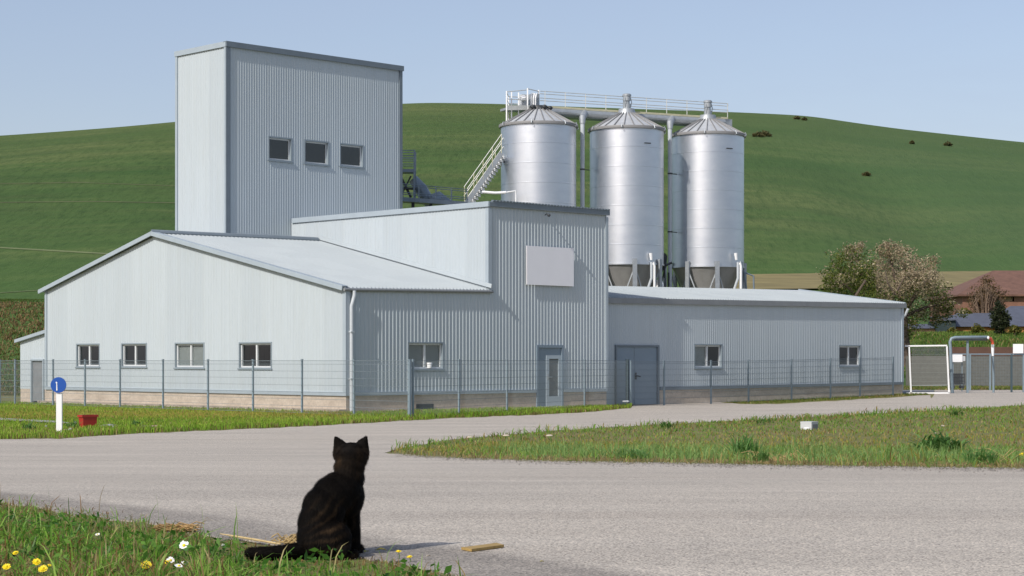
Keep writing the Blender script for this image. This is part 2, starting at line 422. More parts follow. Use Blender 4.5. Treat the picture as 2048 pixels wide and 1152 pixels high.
# older, darker tarmac along the near edge
sep = n.t.nodes.new('ShaderNodeSeparateXYZ'); n.link(n.co, sep.inputs[0])
xr = n.t.nodes.new('ShaderNodeMath'); xr.operation = 'MULTIPLY_ADD'; xr.inputs[1].default_value = 1.38; n.link(sep.outputs[0], xr.inputs[0]); n.link(sep.outputs[1], xr.inputs[2])
mr = n.t.nodes.new('ShaderNodeMapRange'); mr.inputs[1].default_value = 7.30; mr.inputs[2].default_value = 7.0
n.link(xr.outputs[0], mr.inputs[0])
mm = n.t.nodes.new('ShaderNodeMath'); mm.operation = 'MULTIPLY'; n.link(mr.outputs[0], mm.inputs[0]); n.link(n.ramp(n.noise(1.4, 4), (0.3, (.6,)*3), (0.6, (1,)*3)), mm.inputs[1])
c = n.mix(mm.outputs[0], c, n.mix(1.0, c, (0.60, 0.60, 0.61), 'MULTIPLY'))
n.color(c); n.b.inputs['Roughness'].default_value = 0.88; n.b.inputs['Specular IOR Level'].default_value = 0.25
hb = n.t.nodes.new('ShaderNodeMath'); n.link(g2, hb.inputs[0]); n.link(grain, hb.inputs[1]); n.bump(hb.outputs[0], 0.35, 0.006)
M['road'] = n.m
def road_mesh():
    mb = MB()
    cols = np.concatenate([np.arange(-800, 760, 10.0), np.arange(760, 900, 4.0), np.arange(900, 3000, 10.0)])
    def Yof(px, py): return ground_hit(px, py).y
    prev = None
    for px in cols:
        a = (px-CX)/F
        yv = min(verge(px), 1500); yu = road_up(px); r = isl(px)
        Yn, Yf = Yof(px, yv), Yof(px, yu)
        if r: seg = [np.linspace(Yn, Yof(px, r[1]), 40), np.linspace(Yof(px, r[0]), Yf, 24)]
        else:
            mid = Yof(px, 906.2); seg = [np.linspace(Yn, mid, 40), np.linspace(mid, Yf, 24)]
        cur = [[(a*s[0], s[0]-0.012, float(tz(a*s[0], s[0]))-0.03)]+[(a*Y, Y, float(tz(a*Y, Y))+0.006) for Y in s] for s in seg]   # first row is a skirt into the soil
        if prev:
            for s0, s1 in zip(prev, cur):
                k = len(s0); vs = s0+s1
                mb.add(vs, [(i, i+k, i+k+1, i+1) for i in range(k-1)])
        prev = cur
    return struct(mb.build('road', M['road'], smooth=True))
road_mesh()

# yard behind the gate, concrete footing strips
def patch(name, quad_px, material, nx=10, ny=4, dz=0.008):
    (a, b, c_, d) = quad_px
    mb = MB(); vs = []
    for j in range(ny+1):
        for i in range(nx+1):
            s, t = i/nx, j/ny
            l = (a[0]+(d[0]-a[0])*t, a[1]+(d[1]-a[1])*t); r_ = (b[0]+(c_[0]-b[0])*t, b[1]+(c_[1]-b[1])*t)
            p = ground_hit(l[0]+(r_[0]-l[0])*s, l[1]+(r_[1]-l[1])*s); vs.append((p.x, p.y, p.z+dz))
    w = nx+1
    mb.add(vs, [(j*w+i, j*w+i+1, (j+1)*w+i+1, (j+1)*w+i) for j in range(ny) for i in range(nx)])
    return mb.build(name, material)
M['yard'] = mat('yard_shaded_tarmac', (0.16, 0.165, 0.17), 0.9, var=0.15)  # dark tone paints in the shadow lying on the yard
struct(patch('yard_pavement', [(1800, 787.5), (1868, 787.5), (1868, 775), (1800, 775)], M['yard']))
M['path'] = mat('path_gravel', (0.30, 0.29, 0.28), 0.9, var=0.25, vscale=12)
struct(patch('path', [(-60, 841), (150, 851), (118, 846), (-60, 836)], M['path'], dz=0.05))
M['tan'] = mat('stubble', (0.20, 0.165, 0.065), 0.9, var=0.25, vscale=0.15, stretch=(1, 4, 1))
struct(patch('stubble_field', [(1440, 583), (2000, 577), (2000, 545), (1440, 553)], M['tan'], 40, 10, 0.25))
M['lowfield'] = mat('lower_crop', (0.035, 0.10, 0.035), 0.9, var=0.2, vscale=0.2)
def track(name, pts, w, material, dz=0.06):
    mb = MB(); vs = []
    xs_ = np.linspace(0, len(pts)-1, 14*(len(pts)-1)+1)
    for s in xs_:
        x = np.interp(s, range(len(pts)), [p[0] for p in pts]); y = np.interp(s, range(len(pts)), [p[1] for p in pts])
        p = ground_hit(x, y); q = ground_hit(x, y-w)
        vs += [(p.x, p.y, p.z+dz), (q.x, q.y, q.z+dz)]
    mb.add(vs, [(2*i, 2*i+2, 2*i+3, 2*i+1) for i in range(len(xs_)-1)])
    return struct(mb.build(name, material))
M['trk1'] = mat('track_brown', (0.090, 0.105, 0.036), 0.95, var=0.3, vscale=0.3)
M['trk2'] = mat('track_pale', (0.125, 0.155, 0.058), 0.95, var=0.3, vscale=0.3)
track('field_track', [(-200, 489), (0, 497), (120, 504), (260, 512), (420, 520)], 2.6, M['trk2'])
track('field_track', [(-200, 405), (0, 406), (180, 404), (360, 407)], 1.3, M['trk1'])
track('field_track', [(-200, 369), (0, 368), (160, 366), (360, 373)], 0.9, M['trk1'])
track('field_track', [(0, 587), (90, 581)], 1.0, M['trk2'])

# ------------------------------------------------------------------ building helpers
PITCH = 0.145
PROF_T, PROF_H = (0.0, 0.52, 0.62, 0.80, 0.90), (0, 0, 1, 1, 0)
def rib_breaks(t0, t1, pitch=PITCH):
    out = []; k = math.floor(t0/pitch)
    while k*pitch < t1+pitch:
        b = k*pitch
        for fr in PROF_T: out.append(b+fr*pitch)
        k += 1
    return [t for t in out if t0 < t < t1]
def rib_off(t, h=0.0125, pitch=PITCH):
    f = (t/pitch) % 1.0
    return h*float(np.interp(f, PROF_T+(1.0,), PROF_H+(0,)))
def corr_wall(mb, axis, const, t0, t1, z0, ztop, opens=(), out=-1, h=0.0125, extra=(), pitch=PITCH):
    """ribbed sheet on plane v=const (axis 'u') or u=const (axis 'v'); openings are left open"""
    zt = ztop if callable(ztop) else (lambda t: ztop)
    zb = z0 if callable(z0) else (lambda t: z0)
    br = sorted(set([t0, t1]+rib_breaks(t0, t1, pitch)+[e for o in opens for e in o[:2] if t0 < e < t1]+list(extra)))
    def pt(t, z):
        d = const+out*rib_off(t, h, pitch)
        return B(t, d, z) if axis == 'u' else B(d, t, z)
    for a, b in zip(br[:-1], br[1:]):
        if b-a < 1e-5: continue
        m_ = (a+b)/2
        iv = [(None, None)]
        os_ = sorted([o for o in opens if o[0] <= m_ <= o[1]], key=lambda o: o[2])
        lo = [zb(a), zb(b)]
        for o in os_:
            if o[2] > max(lo): mb.add([pt(a, lo[0]), pt(b, lo[1]), pt(b, o[2]), pt(a, o[2])], [(0, 1, 2, 3)])
            lo = [o[3], o[3]]
        mb.add([pt(a, lo[0]), pt(b, lo[1]), pt(b, zt(b)), pt(a, zt(a))], [(0, 1, 2, 3)])
def tbox(mb, axis, const, t0, t1, o0, o1, z0, z1):
    """box on a wall plane: o0..o1 measured outward (positive = out of the wall)"""
    a, b = const-o1, const-o0
    if axis == 'u': mb.bbox(t0, t1, a, b, z0, z1)
    else: mb.bbox(a, b, t0, t1, z0, z1)
def window(parent, axis, const, t0, t1, z0, z1, panes=2, blinds=(), fw=0.045, rec=0.05, inner=True):
    mb = MB()
    tbox(mb, axis, const, t0, t1, -0.16, 0.018, z1-fw, z1)
    tbox(mb, axis, const, t0, t1, -0.16, 0.018, z0, z0+fw)
    tbox(mb, axis, const, t0, t0+fw, -0.16, 0.018, z0+fw, z1-fw)
    tbox(mb, axis, const, t1-fw, t1, -0.16, 0.018, z0+fw, z1-fw)
    w = mb.build('window', M['frame'], parent)
    s = MB(); tbox(s, axis, const, t0-0.04, t1+0.04, 0.020, 0.045, z0-0.02, z0+0.018); s.build('sill', M['frame'], w)
    a, b, za, zb = t0+fw, t1-fw, z0+fw, z1-fw; sw = 0.05
    if inner:
        s = MB()
        tbox(s, axis, const, a, b, -0.12, -rec, zb-sw, zb); tbox(s, axis, const, a, b, -0.12, -rec, za, za+sw)
        for k in range(panes+1):
            c_ = a+(b-a)*k/panes; lo = a if k == 0 else (b-sw if k == panes else c_-sw*0.75); hi = a+sw if k == 0 else (b if k == panes else c_+sw*0.75)
            tbox(s, axis, const, lo, hi, -0.12, -rec, za+sw, zb-sw)
        s.build('sash', M['sash'], w)
    p = MB(); tbox(p, axis, const, a+0.01, b-0.01, -0.096, -0.09, za+0.01, zb-0.01); p.build('pane', M['glass'], w)
    for k in blinds:
        lo = a+(b-a)*k/panes; hi = a+(b-a)*(k+1)/panes
        q = MB(); tbox(q, axis, const, lo+0.03, hi-0.03, -0.135, -0.125, za, zb); q.build('blind', M['blind'], w)
    return w
def rect_on(axis, const, px0, py0, px1, py1):
    f_ = onF if axis == 'u' else onG
    ta, za = f_(px0, (py0+py1)/2, const); tb, zb_ = f_(px1, (py0+py1)/2, const)
    tm = (px0+px1)/2
    _, z1 = f_(tm, py0, const); _, z0 = f_(tm, py1, const)
    return (min(ta, tb), max(ta, tb), z0, z1)
def lerp(a, b, s): return a+(b-a)*s

U_BLK0 = onF(977, 500)[0]; U_BLK1 = onF(1213, 500)[0]
V_G = onG(92, 600)[0]                                   # far end of the gable
V_RIDGE = onG(310, 467)[0]; Z_RIDGE = onG(310, 470)[1]
V_RIDGE2, Z_RIDGE2 = onG(640, 485, U_BLK0)
Z_EAVE0 = onF(692, 577)[1]; Z_EAVE1 = onF(977, 581)[1]; Z_EAVEL = onG(92, 582)[1]
Z_BLK = 6.6; Z_TOW = 12.6
PL = 0.53                                               # plinth top
VW = 0.60                                               # long wing set back from the block face
U_W1 = onF(1805, 700, VW)[0]

# ---- gabled hall
hall = thing('gabled_hall', 'low pale ribbed metal hall with pitched roof and sunlit gable before the tower', 'building', B(0, 0, 0))
gw = [(153, 687, 200, 735), (243, 686, 294, 735), (350, 685, 409, 737), (478, 684, 544, 738)]
g_op = [rect_on('v', 0.0, *w_) for w_ in gw]
f_op = [rect_on('u', 0.0, 815, 684, 887, 740)]
mb = MB()
def gable_top(v):
    return lerp(Z_EAVE0, Z_RIDGE-0.03, v/V_RIDGE) if v < V_RIDGE else lerp(Z_RIDGE-0.03, Z_EAVEL, (v-V_RIDGE)/(V_G-V_RIDGE))
corr_wall(mb, 'v', 0.0, 0.0, V_G, PL, gable_top, g_op, extra=[V_RIDGE], h=0.012)
corr_wall(mb, 'u', 0.0, 0.0, U_BLK0, PL, lambda u: lerp(Z_EAVE0, Z_EAVE1, u/U_BLK0), f_op)
mb.add([B(0.02, V_G, 0), B(U_BLK0, V_G, 0), B(U_BLK0, V_G, Z_EAVEL), B(0.02, V_G, Z_EAVEL)], [(0, 1, 2, 3)])
mb.build('wall', M['clad'], hall)
p = MB()
p.bbox(0.0, 0.25, 0.0, V_G, -0.3, PL); p.bbox(0.25, U_BLK0, 0.0, 0.25, -0.3, PL)
p.build('plinth', M['plinth'], hall)
t = MB()
t.bbox(-0.055, 0.0, 0.0, V_G, PL-0.02, PL+0.09); t.bbox(-0.055, U_BLK0, -0.055, 0.0, PL-0.02, PL+0.09)
t.build('drip_flashing', M['trim'], hall)
for a in ((-0.05, 0.10, -0.05, 0.10, PL+0.092, Z_EAVE0-0.02), (-0.04, 0.08, V_G-0.10, V_G+0.03, PL+0.092, Z_EAVEL-0.02)):
    t = MB(); t.bbox(*a); t.build('corner_trim', M['trim'], hall)
def roof_sheet(mb, us, eave, ridge, h=0.03):
    """ribbed roof between two lines given as functions of u"""
    pu = sorted(set([us[0], us[1]]+rib_breaks(us[0], us[1]))); vs = []
    for u in pu:
        for fn in (eave, ridge):
            v, z = fn(u); vs.append(B(u, v, z+rib_off(u, h)))
    for u in pu:
        for fn in (eave, ridge):
            v, z = fn(u); vs.append(B(u, v, z-0.02))
    k = len(pu); fs = []
    for i in range(k-1):
        fs.append((2*i, 2*i+2, 2*i+3, 2*i+1)); o = 2*k
        fs.append((o+2*i+1, o+2*i+3, o+2*i+2, o+2*i))
        fs.append((2*i, o+2*i, o+2*i+2, 2*i+2)); fs.append((2*i+1, 2*i+3, o+2*i+3, o+2*i+1))
    fs.append((0, 1, 2*k+1, 2*k)); fs.append((2*k-2, 4*k-2, 4*k-1, 2*k-1))
    mb.add(vs, fs)
r = MB(); E = 0.02
def eaveF(u): s = np.clip(u/U_BLK0, -0.1, 1.1); return -E, lerp(Z_EAVE0, Z_EAVE1, s)+0.02-E*0.21
def ridgeF(u): s = u/U_BLK0; return lerp(V_RIDGE, V_RIDGE2, s), lerp(Z_RIDGE, Z_RIDGE2, s)+0.05
roof_sheet(r, (-0.14, U_BLK0-0.03), eaveF, ridgeF)
roof_sheet(r, (-0.14, U_BLK0-0.03), lambda u: (V_G+0.25, Z_EAVEL-0.02), lambda u: (ridgeF(u)[0]+0.02, ridgeF(u)[1]))
rf = r.build('roof', M['roofsheet'], hall)
t = MB()
for a_, b_ in (((-0.15, -E, eaveF(0)[1]-0.02), (-0.15, V_RIDGE, Z_RIDGE+0.03)), ((-0.15, V_G+0.27, Z_EAVEL-0.04), (-0.15, V_RIDGE, Z_RIDGE+0.03))):
    t.beam(B(*a_), B(*b_), 0.05, 0.115); t.beam(B(-0.06, *a_[1:])+Vector((0, 0, 0.07)), B(-0.06, *b_[1:])+Vector((0, 0, 0.07)), 0.22, 0.03)
t.build('verge_trim', M['trim'], rf)
t = MB(); t.tube([B(-0.14, V_RIDGE, Z_RIDGE+0.08), B(U_BLK0-0.1, V_RIDGE2, Z_RIDGE2+0.08)], 0.10, 8); t.build('ridge_cap', M['dtrim'], rf)
g_ = MB(); g_.tube([B(-0.12, -E-0.045, eaveF(0)[1]-0.05), B(U_BLK0+0.12, -E-0.045, eaveF(U_BLK0)[1]-0.05)], 0.05, 10); g_.build('gutter', M['gutter'], rf)
d_ = MB(); ud = onF(704, 700, -0.12)[0]
d_.tube([B(ud+0.1, -0.11, Z_EAVE0-0.06), B(ud+0.1, -0.11, Z_EAVE0-0.2), B(ud+0.05, -0.11, Z_EAVE0-0.36), B(ud, -0.10, Z_EAVE0-0.52), B(ud, -0.10, Z_EAVE0-0.7), B(ud, -0.10, 0.02)], 0.058, 10)
for z_ in (1.0, 2.4): d_.bbox(ud-0.07, ud+0.07, -0.17, -0.03, z_, z_+0.04)
d_.build('downpipe', M['pipe_white'], hall, smooth=True)
v_ = MB(); va = rect_on('u', 0.0, 832, 808, 866, 822); v_.bbox(va[0], va[1], -0.03, 0.0, va[2], va[3])
for k in range(5): v_.bbox(va[0]+0.02, va[1]-0.02, -0.045, -0.031, lerp(va[2], va[3], (k+0.2)/5), lerp(va[2], va[3], (k+0.6)/5))
v_.build('vent_grille', M['dark'], hall)
ft = MB(); ft.bbox(-0.35, 0.0, -0.1, V_G, -0.3, 0.11); ft.bbox(0.0, U_BLK1+0.1, -0.32, 0.0, -0.3, 0.05); ft.build('footing', M['plinth'], hall)
for k, o_ in enumerate(g_op): window(hall, 'v', 0.0, *o_, panes=2, blinds=((), (), (0, 1), ())[k])
wh = window(hall, 'u', 0.0, *f_op[0], panes=2, blinds=(0, 1))
cp = MB(); c0 = B(lerp(f_op[0][0], f_op[0][1], 0.62), 0.03, f_op[0][2]+0.06)
cp.lathe(c0, [(0.075, 0), (0.09, 0.16), (0.085, 0.17)], 12); o = cp.build('flower_pot', M['white'], loc=c0, smooth=True)
tag(o, 'small white pot on the sill of the hall window beside the downpipe', 'pot')

# ---- entrance block
blk = thing('entrance_block', 'taller flat roofed ribbed block with the entrance door and a blank white sign panel', 'building', B(U_BLK0, 0, 0))
d_op = rect_on('u', 0.0, 1072, 690, 1125, 812)
V_T = 10.3
mb = MB()
corr_wall(mb, 'u', 0.0, U_BLK0, U_BLK1, PL, Z_BLK, [(d_op[0], d_op[1], 0.0, d_op[3])])
corr_wall(mb, 'v', U_BLK0, 0.0, V_T-0.02, 3.2, Z_BLK, h=0.012)
mb.add([B(U_BLK1, 0, -.2), B(U_BLK1, V_T, -.2), B(U_BLK1, V_T, Z_BLK), B(U_BLK1, 0, Z_BLK)], [(0, 1, 2, 3)])
mb.add([B(U_BLK0, V_T-.05, -.2), B(U_BLK1, V_T-.05, -.2), B(U_BLK1, V_T-.05, Z_BLK), B(U_BLK0, V_T-.05, Z_BLK)], [(0, 1, 2, 3)])
mb.build('wall', M['clad'], blk)
r = MB(); r.bbox(U_BLK0+0.01, U_BLK1-0.01, 0.01, V_T-0.06, Z_BLK-0.06, Z_BLK-0.01)
rf = r.build('roof', M['roofsheet'], blk)
t = MB(); t.bbox(U_BLK0-0.06, U_BLK0+0.1, -0.06, V_T-0.1, Z_BLK, Z_BLK+0.05); t.bbox(U_BLK0-0.062, U_BLK0-0.025, -0.06, V_T-0.1, Z_BLK-0.12, Z_BLK); t.build('side_coping', M['trim'], rf)  # paler than the front coping: sunlight painted into the colour
t = MB(); t.bbox(U_BLK0-0.03, U_BLK1+0.08, -0.085, -0.04, Z_BLK-0.11, Z_BLK+0.02); t.bbox(U_BLK0+0.11, U_BLK1+0.08, -0.085, 0.1, Z_BLK+0.02, Z_BLK+0.06)
for k in range(int((U_BLK1-U_BLK0)/PITCH)): t.bbox(U_BLK0+0.12+k*PITCH, U_BLK0+0.22+k*PITCH, -0.11, 0.0, Z_BLK+0.061, Z_BLK+0.10)
t.build('front_coping', M['dtrim'], rf)  # darker than the side coping: shade painted into the colour
for a in ((U_BLK0-0.045, U_BLK0+0.10, -0.045, 0.1, 3.9, Z_BLK-0.17), (U_BLK1-0.07, U_BLK1+0.045, -0.046, 0.04, PL+0.09, Z_BLK-0.17)):
    t = MB(); t.bbox(*a); t.build('corner_trim', M['trim'], blk)
for a in ((U_BLK0, d_op[0]), (d_op[1], U_BLK1)):
    p = MB(); p.bbox(*a, 0.0, 0.25, -0.3, PL); p.build('plinth', M['plinth'], blk)
    t = MB(); t.bbox(a[0]+0.02*(a[0] > U_BLK0), a[1]-0.02*(a[1] < U_BLK1), -0.055, 0.0, PL-0.02, PL+0.088); t.build('drip_flashing', M['trim'], blk)
# flashing where the hall roof runs up the side wall
t = MB(); t.beam(B(U_BLK0-0.045, -0.2, eaveF(U_BLK0)[1]+0.12), B(U_BLK0-0.045, V_RIDGE2, Z_RIDGE2+0.17), 0.04, 0.13); t.build('roof_flashing', M['clad'], blk)
dr = MB(); a_, b_, z0_, z1_ = d_op[0], d_op[1], 0.03, d_op[3]
dr.bbox(a_, a_+0.07, -0.05, 0.2, z0_, z1_); dr.bbox(b_-0.07, b_, -0.05, 0.2, z0_, z1_); dr.bbox(a_+0.07, b_-0.07, -0.05, 0.2, z1_-0.09, z1_)
dr.bbox(a_+0.07, a_+0.46, 0.0, 0.06, z0_, z1_-0.09); dr.bbox(a_+0.46, b_-0.07, 0.0, 0.06, z1_-0.33, z1_-0.09)
door = dr.build('door_frame', M['door'], blk)
la, lb, lz = a_+0.465, b_-0.075, z1_-0.335
lf = MB(); lf.bbox(la, la+0.13, -0.02, 0.045, z0_, lz); lf.bbox(lb-0.13, lb, -0.02, 0.045, z0_, lz); lf.bbox(la+0.13, lb-0.13, -0.02, 0.045, lz-0.12, lz); lf.bbox(la+0.13, lb-0.13, -0.02, 0.045, z0_, z0_+0.35)
lf.build('door_leaf', M['doorlight'], door)
gl = MB(); gl.bbox(la+0.13, lb-0.13, 0.01, 0.03, z0_+0.35, lz-0.12); gl.build('door_pane', M['doorglass'], door)
hd = MB(); hd.tube([B(la+0.07, -0.021, 1.02), B(la+0.07, -0.08, 1.02), B(la+0.20, -0.085, 1.02)], 0.017, 8); hd.bbox(la+0.04, la+0.10, -0.031, -0.021, 0.92, 1.12); hd.build('handle', M['galv'], door)
pan = rect_on('u', -0.06, 1052, 494, 1146, 571)
s = MB(); s.bbox(pan[0], pan[1], -0.10, -0.075, pan[2], pan[3]); o = s.build('sign_panel', M['panel'], loc=B(pan[0], -0.1, pan[2]))
tag(o, 'blank white rectangular sign panel high on the entrance block', 'sign panel')
# small lamp bracket under the coping
lm = MB(); lc = B(*[onF(1088, 430)[0], -0.05, onF(1088, 430)[1]]); lm.tube([lc, lc+Vector((0.05, -0.1, 0.03)), lc+Vector((0.10, -0.2, 0.0))], 0.02, 6); lm.ell(lc+Vector((0.12, -0.24, -0.03)), (0.06, 0.06, 0.05))
o = lm.build('wall_lamp', M['dark'], loc=lc); tag(o, 'small dark lamp bracket just under the roof edge of the entrance block', 'lamp')

# ---- tower
UT0 = onF(453, 300, V_T)[0]; UT1 = onF(802, 300, V_T)[0]; VT1 = onG(353, 300, UT0)[0]
tow = thing('tower_building', 'tall box shaped ribbed metal tower with three small square windows', 'building', B(UT0, V_T, 0))
tw = [rect_on('u', V_T, *w_) for w_ in ((536, 274, 584, 323), (608, 281, 658, 330), (679, 288, 727, 335))]
mb = MB(); corr_wall(mb, 'u', V_T, UT0, UT1, 0.0, Z_TOW, tw, h=0.0075, pitch=0.108); corr_wall(mb, 'v', UT0, V_T, VT1, 0.0, Z_TOW, h=0.012)
mb.add([B(UT1, V_T, 0), B(UT1, VT1, 0), B(UT1, VT1, Z_TOW), B(UT1, V_T, Z_TOW)], [(0, 1, 2, 3)])
mb.add([B(UT1, VT1, 0), B(UT0, VT1, 0), B(UT0, VT1, Z_TOW), B(UT1, VT1, Z_TOW)], [(0, 1, 2, 3)])
mb.build('wall', M['clad'], tow)
r = MB(); r.bbox(UT0+0.01, UT1-0.01, V_T+0.01, VT1-0.01, Z_TOW-0.06, Z_TOW-0.01); rf = r.build('roof', M['roofsheet'], tow)
t = MB(); t.bbox(UT0-0.06, UT1+0.08, V_T-0.085, V_T-0.04, Z_TOW-0.11, Z_TOW+0.05); t.bbox(UT0-0.06, UT1+0.08, V_T-0.085, V_T+0.1, Z_TOW+0.05, Z_TOW+0.08); t.build('front_coping', M['dtrim'], rf)  # dark colour carries the shade of the tower front
t = MB(); t.bbox(UT0-0.065, UT0-0.025, V_T-0.03, VT1+0.05, Z_TOW-0.11, Z_TOW+0.05); t.bbox(UT0-0.065, UT0+0.1, V_T+0.11, VT1+0.05, Z_TOW+0.05, Z_TOW+0.075); t.build('side_coping', M['trim'], rf)  # light colour carries the sun on the tower's left side
for a in ((UT0-0.045, UT0+0.13, V_T-0.045, V_T), (UT1-0.10, UT1+0.04, V_T-0.045, V_T+0.05)):
    t = MB(); t.bbox(*a, 5.0, Z_TOW-0.111); t.build('corner_trim', M['dtrim'], tow)
for a in ((UT0-0.045, UT0, V_T, V_T+0.10), (UT0-0.045, UT0, VT1-0.1, VT1+0.02)):
    t = MB(); t.bbox(*a, 4, Z_TOW-0.111); t.build('edge_trim', M['trim'], tow)
for o_ in tw: window(tow, 'u', V_T, *o_, panes=1, fw=0.05, rec=0.08)

# ---- long wing
wing = thing('long_wing', 'long low ribbed wing with double doors and two windows, right of the entrance block', 'building', B(U_BLK1, VW, 0))
w_op = [rect_on('u', VW, 1388, 688, 1444, 737), rect_on('u', VW, 1677, 690, 1721, 734)]
dd = rect_on('u', VW, 1230, 690, 1315, 806)
ZW0 = onF(1213, 597, VW)[1]; ZW1 = onF(1805, 608, VW)[1]; UWm = onF(1213, 597, VW)[0]
def wz(u): return lerp(ZW0, ZW1, (u-UWm)/(U_W1-UWm))
def pz(u): return PL+0.07*np.clip((u-14)/16, 0, 1)
VB = VW+5.4
mb = MB(); corr_wall(mb, 'u', VW, U_BLK1, U_W1, pz, wz, w_op+[(dd[0], dd[1], 0.0, dd[3])], h=0.0075, pitch=0.108)
mb.add([B(U_W1, VW, 0), B(U_W1, VB, 0), B(U_W1, VB, 4.4), B(U_W1, VW, wz(U_W1))], [(0, 1, 2, 3)])
mb.add([B(U_BLK1, VB, 0), B(U_W1, VB, 0), B(U_W1, VB, 4.4), B(U_BLK1, VB, 4.4)], [(0, 1, 2, 3)])
mb.add([B(U_BLK1, VW, 0.0), B(dd[0], VW, 0.0), B(dd[0], VW, PL), B(U_BLK1, VW, PL)], [(0, 1, 2, 3)])
mb.build('wall', M['clad'], wing)
r = MB()
zr0 = EYE+(HZ-573)/F*B(18, VB, 0).y; zr1 = EYE+(HZ-581)/F*B(U_W1, VB, 0).y
roof_sheet(r, (U_BLK1+0.02, U_W1+0.12), lambda u: (VW-0.05, wz(u)+0.02), lambda u: (VB+0.1, lerp(zr0, zr1, (u-18)/(U_W1-18))))
rf = r.build('roof', M['roofsheet'], wing)
t = MB(); t.beam(B(U_BLK1+0.05, VW-0.075, wz(U_BLK1)-0.07), B(U_W1+0.16, VW-0.075, wz(U_W1)-0.07), 0.045, 0.19)
t.build('fascia', M['gutter'], rf)
t = MB(); t.beam(B(U_W1+0.13, VW-0.05, wz(U_W1)-0.02), B(U_W1+0.13, VB, zr1-0.02), 0.05, 0.18); t.build('verge_trim', M['trim'], rf)
p = MB(); ue = dd[1]+0.1
for k in range(8):
    ua, ub = lerp(ue, U_W1, k/8), lerp(ue, U_W1, (k+1)/8)
    p.hexa([B(ua, VW, -.3), B(ub, VW, -.3), B(ub, VW+.25, -.3), B(ua, VW+.25, -.3), B(ua, VW, pz(ua)), B(ub, VW, pz(ub)), B(ub, VW+.25, pz(ub)), B(ua, VW+.25, pz(ua))])
p.build('plinth', M['plinth'], wing)
t = MB(); t.beam(B(ue, VW-0.028, pz(ue)+0.03), B(U_W1, VW-0.028, pz(U_W1)+0.03), 0.055, 0.11); t.build('drip_flashing', M['dtrim'], wing)
t = MB(); t.bbox(U_W1-0.10, U_W1+0.03, VW-0.045, VW, 0.68, wz(U_W1)-0.12); t.build('corner_trim', M['trim'], wing)
d2 = MB(); a_, b_, zt_ = dd[0], dd[1], dd[3]
d2.bbox(a_-0.02, a_+0.05, VW-0.06, VW+.1, 0.0, zt_); d2.bbox(b_-0.05, b_+0.04, VW-0.06, VW+.1, 0.0, zt_); d2.bbox(a_+0.05, b_-0.05, VW-0.06, VW+.1, zt_-0.06, zt_)
df = d2.build('door_frame', M['dtrim'], wing)
mid_ = lerp(a_, b_, 0.44)
for lo, hi in ((a_+0.055, mid_-0.008), (mid_+0.008, b_-0.055)):
    q = MB(); q.bbox(lo, hi, VW-0.01, VW+0.05, 0.02, zt_-0.065); q.build('door_leaf', M['door'], df)
q = MB(); q.tube([B(mid_+0.07, VW-0.011, 1.03), B(mid_+0.07, VW-0.08, 1.03), B(mid_+0.24, VW-0.085, 1.0)], 0.022, 8); q.bbox(mid_+0.04, mid_+0.11, VW-0.026, VW-0.011, 0.9, 1.14); q.build('handle', M['dark'], df)
window(wing, 'u', VW, *w_op[0], panes=2, blinds=(0,)); window(wing, 'u', VW, *w_op[1], panes=2)
q = MB(); q.tube([B(U_W1+0.1, VW-0.2, wz(U_W1)-0.2), B(U_W1+0.12, VW-0.05, wz(U_W1)-0.45), B(U_W1+0.12, VW+0.1, wz(U_W1)-0.6), B(U_W1+0.12, VW+0.1, 0.3)], 0.05, 8); q.build('downpipe', M['pipe_white'], wing)

# ---- lean-to shed
US = 0.6
vs1, zs1 = onG(41, 683, US); zs0 = onG(92, 659, US)[1]; sd = rect_on('v', US, 63, 718, 89, 796)
shed = thing('lean_to_shed', 'small lean-to shed with a dark door against the far left end of the gable', 'shed', B(US, V_G, 0))
mb = MB(); zf = lambda v: lerp(zs0, zs1, (v-V_G)/(vs1-V_G))
corr_wall(mb, 'v', US, V_G+0.03, vs1, 0.5, zf, [(sd[0], sd[1], 0.0, sd[3])], h=0.012)
mb.add([B(US, vs1, 0), B(US+3, vs1, 0), B(US+3, vs1, zs1), B(US, vs1, zs1)], [(0, 1, 2, 3)])
mb.build('wall', M['clad'], shed)
r = MB(); r.hexa([B(US-.15, V_G+.03, zs0), B(US+3, V_G+.03, zs0), B(US+3, vs1+.2, zs1-.05), B(US-.15, vs1+.2, zs1-.05)]+[B(US-.15, V_G+.03, zs0+.12), B(US+3, V_G+.03, zs0+.12), B(US+3, vs1+.2, zs1+.07), B(US-.15, vs1+.2, zs1+.07)]); r.build('roof', M['trim'], shed)
for a in ((V_G+.03, sd[0]-.02), (sd[1]+.02, vs1)):
    p = MB(); p.bbox(US, US+.2, *a, -.3, .5); p.build('plinth', M['plinth'], shed)
t = MB(); t.bbox(US-.05, US+.1, sd[0], sd[0]+.07, .0, sd[3]); t.bbox(US-.05, US+.1, sd[1]-.07, sd[1], .0, sd[3]); t.bbox(US-.05, US+.1, sd[0]+.07, sd[1]-.07, sd[3]-.07, sd[3]); df = t.build('door_frame', M['trim'], shed)
t = MB(); t.bbox(US+.02, US+.06, sd[0]+.07, sd[1]-.07, .05, sd[3]-.07); t.build('door_leaf', M['box_dark'], df)

